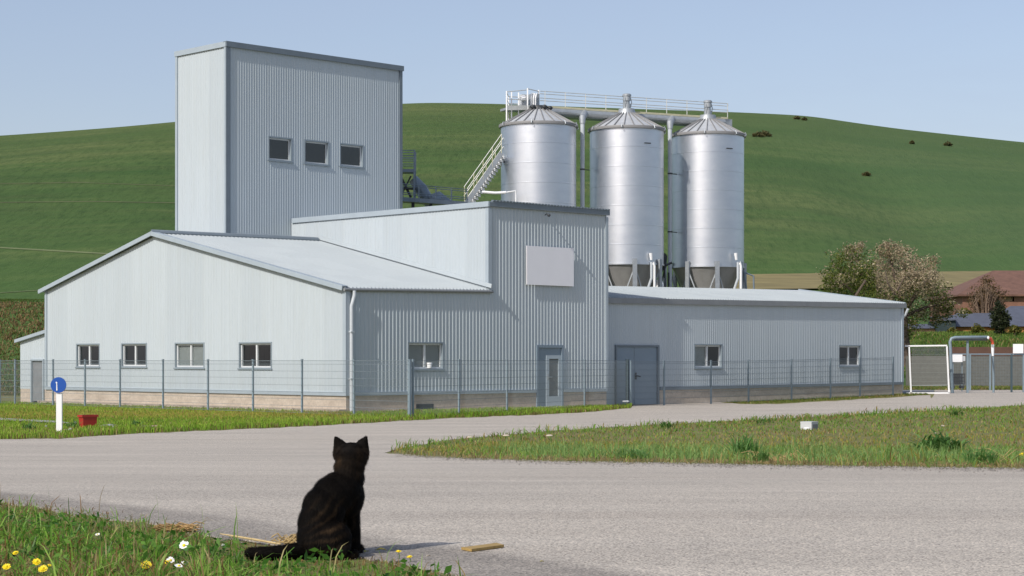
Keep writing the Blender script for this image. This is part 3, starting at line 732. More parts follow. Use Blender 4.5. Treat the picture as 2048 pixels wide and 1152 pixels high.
# ------------------------------------------------------------------ fences
def gz(x, y): return float(tz(x, y))
def fence_run(name, label, pts, h, group=None, thick={}, hspace=0.2, vspace=0.05, panels=True):
    b0 = Vector((pts[0][0], pts[0][1], gz(*pts[0])))
    root = thing(name, label, 'fence', b0, group)
    for i, (x, y) in enumerate(pts):
        w, m_ = thick.get(i, (0.06, M['fence'])); z = gz(x, y)
        if i+1 < len(pts): d = (pts[i+1][0]-x, pts[i+1][1]-y)
        q = MB(); q.obox((x, y, z-0.2), d, w, w*0.75, h+0.23)
        q.obox((x, y, z+h+0.031), d, w+0.012, w*0.75+0.012, 0.015)
        q.build('post', m_, root)
    if panels:
        for (xa, ya), (xb, yb) in zip(pts[:-1], pts[1:]):
            L = math.hypot(xb-xa, yb-ya); q = MB(); d = Vector((xb-xa, yb-ya, 0))/L; nrm = Vector((d.y, -d.x, 0))*0.035
            a0 = Vector((xa, ya, gz(xa, ya)))+nrm; b0_ = Vector((xb, yb, gz(xb, yb)))+nrm
            s = 0.05
            while s < L-0.03:
                p_ = a0.lerp(b0_, s/L); q.beam(p_+Vector((0, 0, 0.05)), p_+Vector((0, 0, h)), 0.0042, 0.0042); s += vspace
            z_ = 0.06
            while z_ <= h:
                q.beam(a0+Vector((0, 0, z_))+nrm*0.16, b0_+Vector((0, 0, z_))+nrm*0.16, 0.006, 0.009); z_ += hspace
            q.beam(a0+Vector((0, 0, h))+nrm*0.16, b0_+Vector((0, 0, h))+nrm*0.16, 0.010, 0.013)
            q.build('mesh_panel', M['wire'], root)
    return root
UF = -2.05
def on_gline(px):
    v, _ = onG(px, 800, UF); p = B(UF, v, 0); return (p.x, p.y)
cols = [-75, 0, 30, 106, 170, 240, 326, 416, 506, 604, 708, 819]
fence_run('mesh_fence', 'grey wire mesh fence in front of the sunlit gable, ending at the thick corner post', [on_gline(c_) for c_ in cols], 1.56, thick={11: (0.085, M['fence'])})
ca = Vector((*on_gline(820), 0)); cb = Vector(((1255-CX)/F*65.2, 65.2, 0))
def on_ab(px):
    a = (px-CX)/F; d = cb-ca; s = (a*ca.y-ca.x)/(d.x-a*d.y); p = ca+d*s; return (p.x, p.y)
fence_run('mesh_fence', 'grey mesh fence from the thick corner post to the dark post by the double doors', [on_ab(c_) for c_ in (826, 918, 1014, 1169, 1255)], 1.56, thick={4: (0.115, M['fence_d'])})
def on_w(px, v=VW-1.0):
    u, _ = onF(px, 800, v); p = B(u, v, 0); return (p.x, p.y)
fence_run('mesh_fence', 'grey wire mesh fence running along the long wing past its two windows', [on_w(c_) for c_ in (1262, 1328, 1422, 1497, 1583, 1661, 1720, 1786)], 1.52, thick={1: (0.07, M['fence'])})

# ------------------------------------------------------------------ silos
S_PX = [1077, 1253.5, 1415.5]; S_Y = [82.0, 83.5, 85.6]; S_R = 1.63
S_C = [Vector(((p_-CX)/F*y_, y_, 0)) for p_, y_ in zip(S_PX, S_Y)]
S_LAB = ['bright steel grain silo beneath the motor platform, with the stairs climbing to it',
         'bright steel grain silo between the two other silos',
         'steel grain silo nearest the tree, with a dark shadow down its left side']
ZB_, ZT_ = 5.77, 11.72
for k, c in enumerate(S_C):
    s = thing('grain_silo', S_LAB[k], 'silo', c, 'grain silos')
    prof = []; z = ZB_
    nb = 7; hh = (ZT_-ZB_)/nb
    for i in range(nb):
        z0_ = ZB_+i*hh; prof += [(S_R, z0_), (S_R, z0_+hh-0.05), (S_R+0.007, z0_+hh-0.045), (S_R+0.007, z0_+hh-0.005)]
    prof.append((S_R, ZT_))
    q = MB(); q.lathe(c, prof, 96, cap=False); q.build('shell', M['silo'], s, smooth=True)
    q = MB(); q.lathe(c, [(S_R+0.07, ZT_-0.03), (S_R+0.08, ZT_+0.0), (0.25, ZT_+0.78), (0.25, ZT_+0.80)], 24)
    rf = q.build('roof', M['silo_roof'], s)
    q = MB()
    for i in range(24):
        a = 2*PI*(i+0.5)/24; ca_, sa_ = math.cos(a), math.sin(a)
        q.beam(c+Vector(((S_R+0.07)*ca_, (S_R+0.07)*sa_, ZT_+0.02)), c+Vector((0.26*ca_, 0.26*sa_, ZT_+0.80)), 0.035, 0.05)
    q.build('roof_seam', M['seam'], rf)
    q = MB(); q.lathe(c, [(S_R+0.005, ZT_-0.09), (S_R+0.085, ZT_-0.09), (S_R+0.095, ZT_-0.02), (S_R+0.085, ZT_+0.03), (S_R-0.1, ZT_+0.04)], 64, cap=False); q.build('eave_ring', M['seam'], rf, smooth=True)
    q = MB()
    for a in (-2.6, -1.75, -0.9, -0.45, 0.3):
        e = c+Vector(((S_R+0.10)*math.cos(a), (S_R+0.10)*math.sin(a), ZT_))
        q.tube([e, e+Vector((0.05*math.cos(a), 0.05*math.sin(a), 0.06)), e+Vector((0.10*math.cos(a), 0.10*math.sin(a), -0.07)), e+Vector((0.02*math.cos(a), 0.02*math.sin(a), -0.11))], 0.022, 6)
    q.build('lifting_hook', M['galv'], rf)
    q = MB(); q.lathe(c, [(S_R-0.01, ZB_-0.002), (0.28, 3.0), (0.26, 2.5)], 48); q.build('hopper', M['hopper'], s, smooth=True)
    q = MB(); q.lathe(c, [(S_R, ZB_-0.05), (S_R+0.03, ZB_-0.05), (S_R+0.03, ZB_+0.03), (S_R, ZB_+0.03)], 64, cap=False); q.build('base_ring', M['silo'], s, smooth=True)
    tops = []
    for i in range(8):
        a = 2*PI*(i+0.18)/8; d = Vector((math.cos(a), math.sin(a), 0)); tops.append((c+d*(S_R+0.08), d))
        q = MB(); g0 = c+d*(S_R+0.10)
        q.obox((g0.x, g0.y, gz(g0.x, g0.y)-0.05), (d.y, -d.x), 0.19, 0.11, ZB_+0.25-gz(g0.x, g0.y)); q.build('leg', M['galv'], s)
    for i in range(8):
        (pa, da), (pb, db) = tops[i], tops[(i+1) % 8]; m_ = (pa+pb)/2
        q = MB(); q.beam(pa+Vector((0, 0, 5.6)), m_.lerp(pb, 0.1)+Vector((0, 0, 3.7)), 0.05, 0.05); q.beam(pb+Vector((0, 0, 5.6)), m_.lerp(pa, 0.1)+Vector((0, 0, 3.7)), 0.05, 0.05); q.build('brace', M['galv'], s)
    if k > 0:
        q = MB(); q.lathe(c, [(0.42, ZT_+0.68), (0.36, ZT_+0.86), (0.36, ZT_+0.93), (0.17, ZT_+0.94), (0.17, ZT_+1.14), (0.13, ZT_+1.15), (0.13, ZT_+1.28), (0.17, ZT_+1.29), (0.17, ZT_+1.48), (0.20, ZT_+1.5), (0.20, ZT_+1.56), (0.16, ZT_+1.6)], 20)
        for a in (0.3, 2.2, 4.3): q.tube([c+Vector((0.18*math.cos(a), 0.18*math.sin(a), ZT_+1.0)), c+Vector((0.23*math.cos(a), 0.23*math.sin(a), ZT_+1.25)), c+Vector((0.16*math.cos(a), 0.16*math.sin(a), ZT_+1.5))], 0.02, 5)
        q.build('vent_head', M['galv'], s, smooth=True)
    else:
        q = MB(); q.lathe(c, [(0.45, ZT_+0.68), (0.40, ZT_+0.82), (0.40, ZT_+0.86)], 16)
        for a in np.linspace(0, 2*PI, 7)[:-1]: q.ell(c+Vector((0.5*math.cos(a), 0.5*math.sin(a), ZT_+0.78)), (0.12, 0.12, 0.09))
        q.build('inlet_cluster', M['dark'], s, smooth=True)
    # name plate high on the shell
    if k > 0:
        a = -1.05; q = MB(); e = c+Vector(((S_R+0.02)*math.cos(a), (S_R+0.02)*math.sin(a), ZT_-0.75)); q.obox(e, (-math.sin(a), math.cos(a)), 0.32, 0.03, 0.04); q.build('rung', M['dark'], s)

# catwalk
ROW = (S_C[2]-S_C[0]).normalized(); BK = Vector((-ROW.y, ROW.x, 0))
def row(px, off, z):               # point on the silo row line (offset back by off) seen in column px
    a = (px-CX)/F; o_ = S_C[0]+BK*off; s = (a*o_.y-o_.x)/(ROW.x-a*ROW.y); p = o_+ROW*s; return Vector((p.x, p.y, z))
cw = thing('catwalk', 'long grey catwalk with thin pale railings across the tops of the three silos', 'catwalk', row(1080, 0.5, 12.2))
q = MB(); q.beam(row(1072, 0.62, 12.40), row(1456, 0.62, 12.40), 0.72, 0.34); q.tube([row(1084, 0.22, 12.40), row(1448, 0.22, 12.40)], 0.15, 12); q.build('conveyor_trough', M['galv'], cw)
q = MB(); q.beam(row(1082, 0.98, 12.70), row(1456, 0.98, 12.70), 0.03, 0.07); q.beam(row(1082, 0.2, 12.62), row(1456, 0.2, 12.62), 0.03, 0.05); q.build('toe_board', M['yellow_rail'], cw)
for off in (0.26, 1.0):
    q = MB()
    for z_ in (12.98, 13.28): q.tube([row(1080, off, z_), row(1456, off, z_)], 0.017, 6)
    q.build('handrail', M['railing'], cw)
for i, px in enumerate(np.linspace(1090, 1455, 10)):
    for off in (0.26, 1.0):
        q = MB(); q.beam(row(px, off, 12.5), row(px, off, 13.29), 0.032, 0.032); q.build('rail_post', M['railing'], cw)
q = MB()
for z_ in (12.98, 13.28): q.tube([row(1455.5, 0.26, z_), row(1455.5, 1.0, z_)], 0.017, 6)
q.build('end_rail', M['railing'], cw)
# motor platform at the left end
pf = thing('motor_platform', 'pale railed platform with a drive motor above the left silo', 'platform', row(1045, 0.3, 11.9))
q = MB(); q.beam(row(1013, 0.75, 12.50), row(1080, 0.75, 12.50), 1.3, 0.10); q.build('deck', M['galv'], pf)
q = MB(); q.beam(row(1013, 0.1, 12.44), row(1058, 0.1, 12.50), 0.05, 0.2); q.beam(row(1058, 0.1, 12.5), row(1080, 0.9, 12.5), 0.05, 0.2); q.build('deck_edge', M['railing'], pf)
for px, off, zb_ in ((1013, 0.1, 11.75), (1023, 0.3, 11.8), (1037, 0.3, 12.0), (1055, 0.1, 12.1), (1077, 0.4, 12.5), (1017, 1.35, 11.9), (1066, 1.3, 12.0)):
    q = MB(); q.beam(row(px, off, zb_), row(px, off, 13.16 if px < 1040 else 13.34), 0.055, 0.055); q.build('post', M['white'], pf)
q = MB()
for z_ in (12.82, 13.12): q.tube([row(1013, 0.1, z_), row(1055, 0.1, z_+0.15*(z_ > 13))], 0.02, 6); q.tube([row(1013, 0.1, z_), row(1017, 1.35, z_), row(1066, 1.3, z_)], 0.02, 6)
q.tube([row(1055, 0.1, 13.32), row(1078, 0.4, 13.28)], 0.02, 6); q.build('handrail', M['railing'], pf)
mt_ = thing('drive_motor', 'grey boxy drive motor standing on the railed platform above the left silo', 'motor', row(1062, 0.6, 12.56))
q = MB(); q.beam(row(1040, 0.6, 12.86), row(1052, 0.6, 12.86), 0.4, 0.5); q.build('motor_housing', M['box_grey'], mt_)
q = MB(); q.beam(row(1060, 0.6, 12.88), row(1074, 0.6, 12.88), 0.5, 0.58); q.build('gearbox', M['galv'], mt_)
q = MB()
for px in (1062, 1067, 1071): q.tube([row(px, 0.2, 12.6), row(px, 0.18, 12.95), row(px+2, 0.25, 13.15)], 0.035, 6)
q.tube([row(1042, 0.3, 12.9), row(1050, 0.3, 12.95)], 0.1, 8); q.build('drive_guard', M['white'], mt_)
# down spouts between the silos
for px, lab in ((1165, 'tall pale down spout between the left and middle silos'), (1340, 'tall pale down spout between the middle and right silos')):
    b_ = row(px, -0.25, 0.0); sp = thing('down_spout', lab, 'pipe', b_, 'down spouts between the silos')
    q = MB(); q.tube([row(px, -0.25, 0.15), row(px, -0.25, 12.0)], 0.095, 12); q.build('pipe', M['pipe_white'], sp, smooth=True)
    q = MB(); q.tube([row(px, -0.25, 11.9), row(px, -0.25, 12.15), row(px+4, 0.2, 12.42)], [0.12, 0.15, 0.16], 10); q.build('elbow', M['galv'], sp, smooth=True)
    q = MB()
    for z_ in (4.2, 7.3, 9.9): q.tube([row(px, -0.25, z_), row(px+14, -0.1, z_)], 0.022, 6); q.lathe(row(px, -0.25, z_), [(0.115, -0.03), (0.115, 0.03)], 12)
    q.build('clamp', M['dark'], sp)
# filter pipes in front of the hoppers
for px, cpx, k in ((1307, 1302, 1), (1480, 1472, 2)):
    Yp = S_Y[k]-1.45
    lab = 'white bent air pipe with a filter head, in front of the %s silo' % ('middle' if k == 1 else 'right')
    ap = thing('air_pipe', lab, 'pipe', P(px, 577, Yp)-Vector((0, 0, P(px, 577, Yp).z)), 'air pipes on the hoppers')
    q = MB(); a0 = P(px+2, 577, Yp); q.tube([Vector((a0.x, a0.y, 0.1)), P(px+2, 560, Yp), P(px+2, 532, Yp), P(px, 524, Yp), P(px-3, 528, Yp)], 0.055, 10); q.build('pipe', M['white'], ap, smooth=True)
    q = MB(); q.tube([P(px-4, 524, Yp), P(px-4, 556, Yp), P(px-12, 580, Yp), P(px-14, 600, Yp)], 0.06, 10); q.build('branch', M['pipe_white'], ap, smooth=True)
    q = MB(); q.tube([P(cpx+1, 520, Yp), P(cpx-0.5, 506, Yp)], [0.06, 0.085], 10); q.build('filter_head', M['white'], ap, smooth=True)
# dark fittings and rail beside the hoppers
q = MB(); Yp = 83.6
q.tube([P(1330, 580, Yp), P(1329, 540, Yp), P(1333, 512, Yp), P(1328, 506, Yp), P(1330, 530, Yp), P(1322, 545, Yp)], 0.05, 6)
q.tube([P(1322, 535, Yp), P(1344, 525, Yp)], 0.06, 6); q.tube([P(1337, 545, Yp), P(1337, 590, Yp), Vector((P(1337, 590, Yp).x, Yp, 0))], 0.05, 6)
o = q.build('hose_fitting', M['dark'], loc=P(1330, 720, Yp)); tag(o, 'dark curved hose and valve fitting between the middle and right hoppers', 'hose')
q = MB(); Yp = 84.6
q.tube([P(1489, 545, Yp), P(1507, 552, Yp), P(1508, 590, Yp), Vector((P(1508, 590, Yp).x, Yp, 0))], 0.045, 6); q.tube([P(1488, 540, Yp), P(1494, 590, Yp), Vector((P(1494, 590, Yp).x, Yp, 0))], 0.05, 6)
o = q.build('hoop_rail', M['steelblue'], loc=P(1500, 720, Yp)); tag(o, 'bent grey pipe rail on the right of the right silo', 'rail')
q = MB(); Yp = 83.0; q.ell(P(1318, 572, Yp), (0.22, 0.2, 0.3)); q.tube([P(1318, 580, Yp), Vector((P(1318, 580, Yp).x, Yp, 0))], 0.12, 8)
o = q.build('outlet_chute', M['white'], loc=P(1318, 720, Yp), smooth=True); tag(o, 'small white rounded chute between the hopper legs of the middle silo', 'chute')

# stairs up to the left silo
Ys_ = 80.3
stl = thing('metal_stairs', 'steep open metal stairs with pale handrails climbing to the left silo', 'stairs', P(930, 405, Ys_))
s0, s1 = P(929, 412, Ys_), P(1003, 306, Ys_+0.4); dpt = Vector((0.12, 0.75, 0))
for off in (Vector((0, 0, 0)), dpt):
    q = MB(); q.beam(s0+off, s1+off, 0.03, 0.20); q.build('stringer', M['galv'], stl)
for i in range(17):
    c_ = s0.lerp(s1, (i+0.3)/17); q = MB(); q.beam(c_+Vector((0.03, 0.03, -0.05)), c_+dpt+Vector((0.03, -0.03, -0.05)), 0.25, 0.035)
    q.beam(c_+Vector((0.14, 0.03, -0.08)), c_+dpt+Vector((0.14, -0.03, -0.08)), 0.02, 0.12); q.build('tread', M['white'], stl)
for off in (Vector((0, 0, 0)), dpt):
    q = MB()
    for hgt in (0.42, 0.80): q.tube([s0+off+Vector((-.02, 0, hgt)), s1+off+Vector((0, 0, hgt))], 0.018, 6)
    q.build('handrail', M['railing'], stl)
    for i in range(5):
        c_ = s0.lerp(s1, i/4)+off; q = MB(); q.beam(c_+Vector((0, 0, -0.02)), c_+Vector((0, 0, 0.82)), 0.03, 0.03); q.build('rail_post', M['yellow_rail'], stl)
for px in (932, 968):
    c_ = P(px, 408, Ys_+0.4); q = MB(); q.beam(Vector((c_.x, c_.y, 0)), c_, 0.08, 0.08); q.build('support_post', M['galv'], stl)
# white pipe by the stairs
q = MB(); q.tube([P(964, 384, 80), P(990, 386, 80), P(1012, 385, 80)], 0.06, 8); q.tube([P(1012, 385, 80), P(1031, 382, 80), P(1032, 392, 80), Vector((P(1032, 392, 80).x, 80, 0))], 0.035, 8)
o = q.build('bent_pipe', M['white'], loc=P(1000, 720, 80), smooth=True); tag(o, 'thin white bent pipe beside the foot of the metal stairs', 'pipe')

# walkway and screw conveyor between tower and stairs
Yw = 75.0
wk = thing('conveyor_walkway', 'dark shaded walkway with thin railings between the tower and the metal stairs', 'walkway', P(860, 408, Yw))
q = MB(); q.beam(P(790, 399, Yw), P(985, 413, Yw), 0.9, 0.16); q.build('deck', M['steelblue'], wk)
for off in (-0.45, 0.45):
    q = MB()
    for ya, yb in ((369, 381), (386, 397)): q.tube([P(800, ya, Yw)+Vector((0, off, 0)), P(936, yb, Yw)+Vector((0, off, 0))], 0.017, 6)
    q.build('handrail', M['steelblue'], wk)
    for px in (805, 838, 872, 903, 934):
        yb = 369+(px-800)*12/136; q = MB(); q.beam(P(px, yb+33, Yw)+Vector((0, off, 0)), P(px, yb-0.5, Yw)+Vector((0, off, 0)), 0.028, 0.028); q.build('rail_post', M['steelblue'], wk)
for px in (826, 862):
    c_ = P(px, 404, Yw); q = MB(); q.beam(Vector((c_.x, c_.y, 0)), c_, 0.12, 0.12); q.build('support_post', M['dark'], wk)
ct = thing('conveyor_gantry', 'dark railed conveyor gantry beside the right edge of the tower', 'conveyor', P(815, 404, 75.6))
q = MB(); q.beam(P(795, 343, 75.6), P(829, 343, 75.6), 0.8, 0.12); q.build('deck', M['steelblue'], ct)
for off in (-0.4, 0.4):
    q = MB()
    for y_ in (303, 313, 320, 330): q.tube([P(795, y_, 75.6)+Vector((0, off, 0)), P(830, y_, 75.6)+Vector((0, off, 0))], 0.018, 6)
    q.build('handrail', M['steelblue'], ct)
    q = MB(); q.beam(P(829, 404, 75.6)+Vector((0, off, 0)), P(830, 302, 75.6)+Vector((0, off, 0)), 0.08, 0.06); q.build('post', M['steelblue'], ct)
q = MB(); q.beam(P(800, 350, 75.6), P(822, 395, 75.6), 0.08, 0.1); q.beam(P(822, 352, 75.6), P(800, 395, 75.6), 0.06, 0.06); q.beam(P(797, 376, 75.6), P(832, 378, 75.6), 0.3, 0.08); q.build('cross_brace', M['dark'], ct)
sc = thing('screw_conveyor', 'slanting grey screw conveyor casing running down behind the walkway railings', 'conveyor', P(850, 405, 76.2))
q = MB(); q.tube([P(826, 358, 76.2), P(842, 378, 76.2), P(862, 410, 76.2)], [0.20, 0.26, 0.22], 12); q.build('casing', M['steelblue'], sc, smooth=True)
q = MB(); q.tube([P(858, 396, 75.9), P(876, 392, 75.9), P(902, 410, 75.9)], [0.12, 0.2, 0.16], 12); q.ell(P(873, 399, 75.6), (0.3, 0.25, 0.2)); q.build('motor', M['steelblue'], sc, smooth=True)

# ------------------------------------------------------------------ road sign, pot, box, bits
g0 = ground_hit(118.5, 866); Yg_ = g0.y; mpp = Yg_/F
sg = thing('road_sign', 'round blue sign with a white arrow on a white square post at the road edge', 'sign', g0)
q = MB(); q.box((g0.x-5.6*mpp, Yg_-0.03, g0.z-0.1), (g0.x+5.6*mpp, Yg_+0.05, g0.z+80*mpp)); q.build('post', M['white'], sg)
sc_ = P(117, 770, Yg_-0.05); q = MB(); n_ = 40
def disc(q, c, r, y0_, y1_):
    vs = [(c.x+r*math.cos(2*PI*i/n_), y0_, c.z+r*math.sin(2*PI*i/n_)) for i in range(n_)]+[(c.x+r*math.cos(2*PI*i/n_), y1_, c.z+r*math.sin(2*PI*i/n_)) for i in range(n_)]
    q.add(vs, [tuple(range(n_)), tuple(range(n_, 2*n_))[::-1]]+[(i, n_+i, n_+(i+1) % n_, (i+1) % n_) for i in range(n_)])
disc(q, sc_, 15.6*mpp, sc_.y-0.012, sc_.y+0.012); pl_ = q.build('sign_plate', M['blue'], sg)
q = MB(); ya_, yb_ = sc_.y-0.018, sc_.y-0.0135
def poly(q, pts):
    k = len(pts); vs = [P(x, y, Yg_) for x, y in pts]
    q.add([(p.x, ya_, p.z) for p in vs]+[(p.x, yb_, p.z) for p in vs], [tuple(range(k)), tuple(range(k, 2*k))[::-1]]+[(i, (i+1) % k, k+(i+1) % k, k+i) for i in range(k)])
poly(q, [(114.0, 781), (114.2, 768), (113.7, 765.6), (112.2, 765.8), (114.2, 762.9), (116.3, 765.2), (115.6, 766.5), (116.3, 781)])
q.build('arrow', M['white'], pl_)
# red planter
g0 = ground_hit(180, 857.5); m_ = g0.y/F
pt_ = thing('red_planter', 'square red plastic planter with a rim, on the grass beside the road sign', 'planter', g0)
d1 = Vector((math.sin(R(49)), math.cos(R(49)), 0)); d2_ = Vector((-d1.y, d1.x, 0))
def sq(c, s, z): return [(c+d1*(i*s*1.3)+d2_*(j*s*0.75)).to_tuple()[:2]+(z,) for i, j in ((-1, -1), (1, -1), (1, 1), (-1, 1))]
cpt = g0+d2_*0.1; b, t_, zt_ = 11.0*m_, 12.2*m_, g0.z+26*m_
q = MB(); q.add(sq(cpt, b, g0.z-0.02)+sq(cpt, t_, zt_)+sq(cpt, t_-0.03, zt_)+sq(cpt, t_-0.04, zt_-0.06),
    [(3, 2, 1, 0)]+[(i, (i+1) % 4, 4+(i+1) % 4, 4+i) for i in range(4)]+[(4+i, 4+(i+1) % 4, 8+(i+1) % 4, 8+i) for i in range(4)]+[(8+i, 8+(i+1) % 4, 12+(i+1) % 4, 12+i) for i in range(4)])
q.build('body', M['red'], pt_)
q = MB(); q.add(sq(cpt, t_+0.001, zt_-0.03)+sq(cpt, t_+0.018, zt_-0.03)+sq(cpt, t_+0.018, zt_+0.02)+sq(cpt, t_-0.02, zt_+0.02), [(i, 4+i, 4+(i+1) % 4, (i+1) % 4) for i in range(4)]+[(4+i, 8+i, 8+(i+1) % 4, 4+(i+1) % 4) for i in range(4)]+[(8+i, 12+i, 12+(i+1) % 4, 8+(i+1) % 4) for i in range(4)]+[(12+i, i, (i+1) % 4, 12+(i+1) % 4) for i in range(4)])
q.build('rim', M['red'], pt_)
q = MB(); q.add(sq(cpt, t_-0.04, zt_-0.05), [(0, 1, 2, 3)]); q.build('potting_soil', M['soil'], pt_)
M['yleaf'] = mat('yellow_green_leaf', (0.28, 0.25, 0.03), 0.6, var=0.2, vscale=30)
M['oleaf'] = mat('orange_leaf', (0.42, 0.20, 0.03), 0.6, var=0.2, vscale=30)
M['pleaf'] = mat('pale_leaf', (0.48, 0.42, 0.33), 0.7, var=0.2, vscale=30)
# stone slab, log
def blob(name, c, r, m_, seed, rot=0.0, flat=0.2):
    rs = random.Random(seed); q = MB(); q.ell((0, 0, 0), (1, 1, 1), nu=18, nv=10)
    ph = [(rs.uniform(1, 4), rs.uniform(0, 6)) for _ in range(4)]
    vs = []
    for x, y, z in q.v:
        k = 1+0.09*sum(math.sin(f*x*1.3+p_)+math.sin(f*y*1.7-p_)+math.sin(f*z+p_) for f, p_ in ph)/2
        x, y, z = x*k*r[0], y*k*r[1], max(z*k, -flat)*r[2]
        vs.append((c[0]+x*math.cos(rot)-y*math.sin(rot), c[1]+x*math.sin(rot)+y*math.cos(rot), c[2]+z))
    q.v = vs; return q.build(name, m_, loc=c, smooth=True)
g0 = ground_hit(220, 855); o = blob('stone_slab', g0, (0.24, 0.5, 0.09), M['stone'], 3, 0.5); tag(o, 'flat grey stone slab lying in the grass right of the red planter', 'stone')
g0 = ground_hit(306, 857); o = blob('log', g0, (0.26, 0.09, 0.07), M['log'], 5, 0.35); tag(o, 'short pinkish brown piece of log lying in the grass', 'log')
g0 = ground_hit(284, 856); o = blob('dark_stump', g0, (0.10, 0.12, 0.08), M['bark'], 6); tag(o, 'small dark stump touching the left end of the log in the grass', 'stump')
for i, (px, py, r_, lab) in enumerate(((92, 857, .045, 'pale stone in the grass left of the white sign post'), (151, 849, .04, 'pale stone in the weeds between the sign post and the red planter'), (141, 863, .05, 'pale stone at the foot of the sign post, nearest the road'), (131, 865, .04, 'flat reddish stone lying against the foot of the sign post'))):
    g0 = ground_hit(px, py); o = blob('stone', g0+Vector((0, 0, 0.04)), (r_, r_, r_*0.8), M['log'] if i == 3 else M['stone'], 10+i); tag(o, lab, 'stone')
for i, (px, py, lab) in enumerate(((940, 884, 'pale dry leaf clump near the tip of the grass island'), (1012, 881, 'small pale dry leaf in the grass island, second from its tip'), (1099, 881, 'whitish dry leaf lying in the island grass by the road curve'), (1614, 866, 'small round white scrap just left of the grey utility box'), (1760, 914, 'pale scrap at the island edge left of the thistle'), (1878, 921, 'pinkish pale scrap at the foot of the thistle'), (1252, 813, 'white scrap in the grass at the foot of the dark gate post'))):
    g0 = ground_hit(px, py); k = g0.y/24; o = blob('pale_scrap', g0+Vector((0, 0, 0.06*k)), (.042*k, .03*k, .016*k), M['pleaf'] if i != 3 and i != 6 else M['white'], 30+i); tag(o, lab, 'scrap')
# utility box
g0 = ground_hit(1620, 859); m_ = g0.y/F
ub = thing('utility_box', 'low grey concrete utility box with a dark side vent, standing in the grass island', 'box', g0)
d1 = Vector((0.93, 0.36, 0)); d1.normalize(); d2_ = Vector((-d1.y, d1.x, 0)); hb = 15*m_
def obx(q, c, a0, a1, b0, b1, z0_, z1_):
    f_ = [c+d1*a+d2_*b for a, b in ((a0, b0), (a1, b0), (a1, b1), (a0, b1))]; q.hexa([(p.x, p.y, z0_) for p in f_]+[(p.x, p.y, z1_) for p in f_])
cb_ = g0+d1*(-0.03)
d1 = Vector((0.80, -0.60, 0)).normalized(); d2_ = Vector((0.60, 0.80, 0)).normalized()
q = MB(); obx(q, cb_, -0.16, 0.12, -0.10, 0.22, g0.z-0.05, g0.z+hb-0.02); q.build('body', M['box_grey'], ub)
q = MB(); obx(q, cb_, -0.163, 0.123, -0.103, 0.223, g0.z+hb-0.02, g0.z+hb+0.01); q.build('lid', M['box_grey'], ub)
q = MB(); obx(q, cb_, 0.1205, 0.128, -0.07, 0.19, g0.z+0.01, g0.z+hb-0.05); q.build('vent_panel', M['box_dark'], ub)
# wooden slat on the road
pa, pb = ground_hit(928, 1106), ground_hit(1008, 1098)
q = MB(); w2 = Vector((0.03, 0.10, 0)); zz = Vector((0, 0, 0.014)); tip = pa+Vector((-0.012, 0.05, 0))
outl = [pa+Vector((0.03, -0.025, 0)), pb+Vector((0, -0.01, 0)), pb+Vector((-0.03, 0.075, 0)), pa+Vector((0.015, 0.075, 0)), tip]
outl = [Vector((p.x, p.y, gz(p.x, p.y)+0.004)) for p in outl]; k = 5
q.add([p+Vector((0, 0, 0.004)) for p in outl]+[p+zz for p in outl], [tuple(range(k))[::-1], tuple(range(k, 2*k))]+[(i, (i+1) % k, k+(i+1) % k, k+i) for i in range(k)])
o = q.build('wooden_slat', M['slat'], loc=pa); tag(o, 'thin yellowish wooden slat lying on the road right of the cat shadow', 'slat')
# fallen leaves
def leafshape(q, c, L, W, ang, tilt=0.2, mcol=None):
    d = Vector((math.cos(ang), math.sin(ang), 0)); w = Vector((-d.y, d.x, 0)); up = Vector((0, 0, 1))
    pr = [(0, 0), (0.25, 0.8), (0.5, 1), (0.8, 0.6), (1, 0)]
    vs = []
    for s, wd in pr:
        zc = math.sin(s*PI)*L*0.12
        vs += [c+d*(s*L-L/2)+w*(wd*W/2)+up*(zc+tilt*W*wd*0.5+0.004), c+d*(s*L-L/2)+up*(zc+0.002), c+d*(s*L-L/2)-w*(wd*W/2)+up*(zc+tilt*W*wd*0.5+0.004)]
    fs = []
    for i in range(4):
        for j in (0, 1): fs.append((3*i+j, 3*i+j+1, 3*i+3+j+1, 3*i+3+j))
    q.add(vs, fs)
for px, py, L, W, an, mm_, lab in ((762, 1109, .042, .03, 0.2, 'yleaf', 'yellow green fallen leaf in the shadow beside the cat'), (733, 1112, .025, .02, 1.0, 'yleaf', 'small green leaf touching the front paw of the cat'),
        (857, 1121, .02, .014, 0.4, 'pleaf', 'small pale dry leaf on the road below the wooden slat'), (1084, 1132, .015, .013, 0.2, 'yleaf', 'tiny yellow leaf alone on the road far right of the wooden slat')):
    p = ground_hit(px, py)+Vector((0, 0, 0.013)); q = MB(); leafshape(q, p, L, W, an); o = q.build('fallen_leaf', M[mm_], loc=p); tag(o, lab, 'leaf')

# ------------------------------------------------------------------ gate, arch and yard at the right
YG = 77.9
M['gatewire'] = mat('gate_wire', (0.30, 0.32, 0.31), 0.5, 0.2, var=0.1)
def Z(x, y): return gz(x, y)
gt = thing('wire_gate', 'white framed wire mesh gate beside the right end of the long wing', 'gate', Vector((P(1860, 785, YG).x, YG, Z(P(1860, 785, YG).x, YG))))
fr_ = [(P(1810, 692, YG), P(1894, 691, YG)), (P(1812, 786, YG), P(1899, 786, YG)), (P(1818, 692, YG), P(1822, 786, YG)), (P(1893.5, 692, YG), P(1898, 786, YG))]
q = MB()
for a_, b_ in fr_: q.beam(a_, b_, 0.06, 0.06)
q.build('gate_frame', M['white'], gt)
q = MB()
for px in np.arange(1824, 1893, 1.55): q.beam(P(px, 694, YG), P(px+1.5, 772, YG), 0.006, 0.006)
for py in np.arange(700, 773, 9): q.beam(P(1821, py, YG), P(1895, py, YG), 0.006, 0.006)
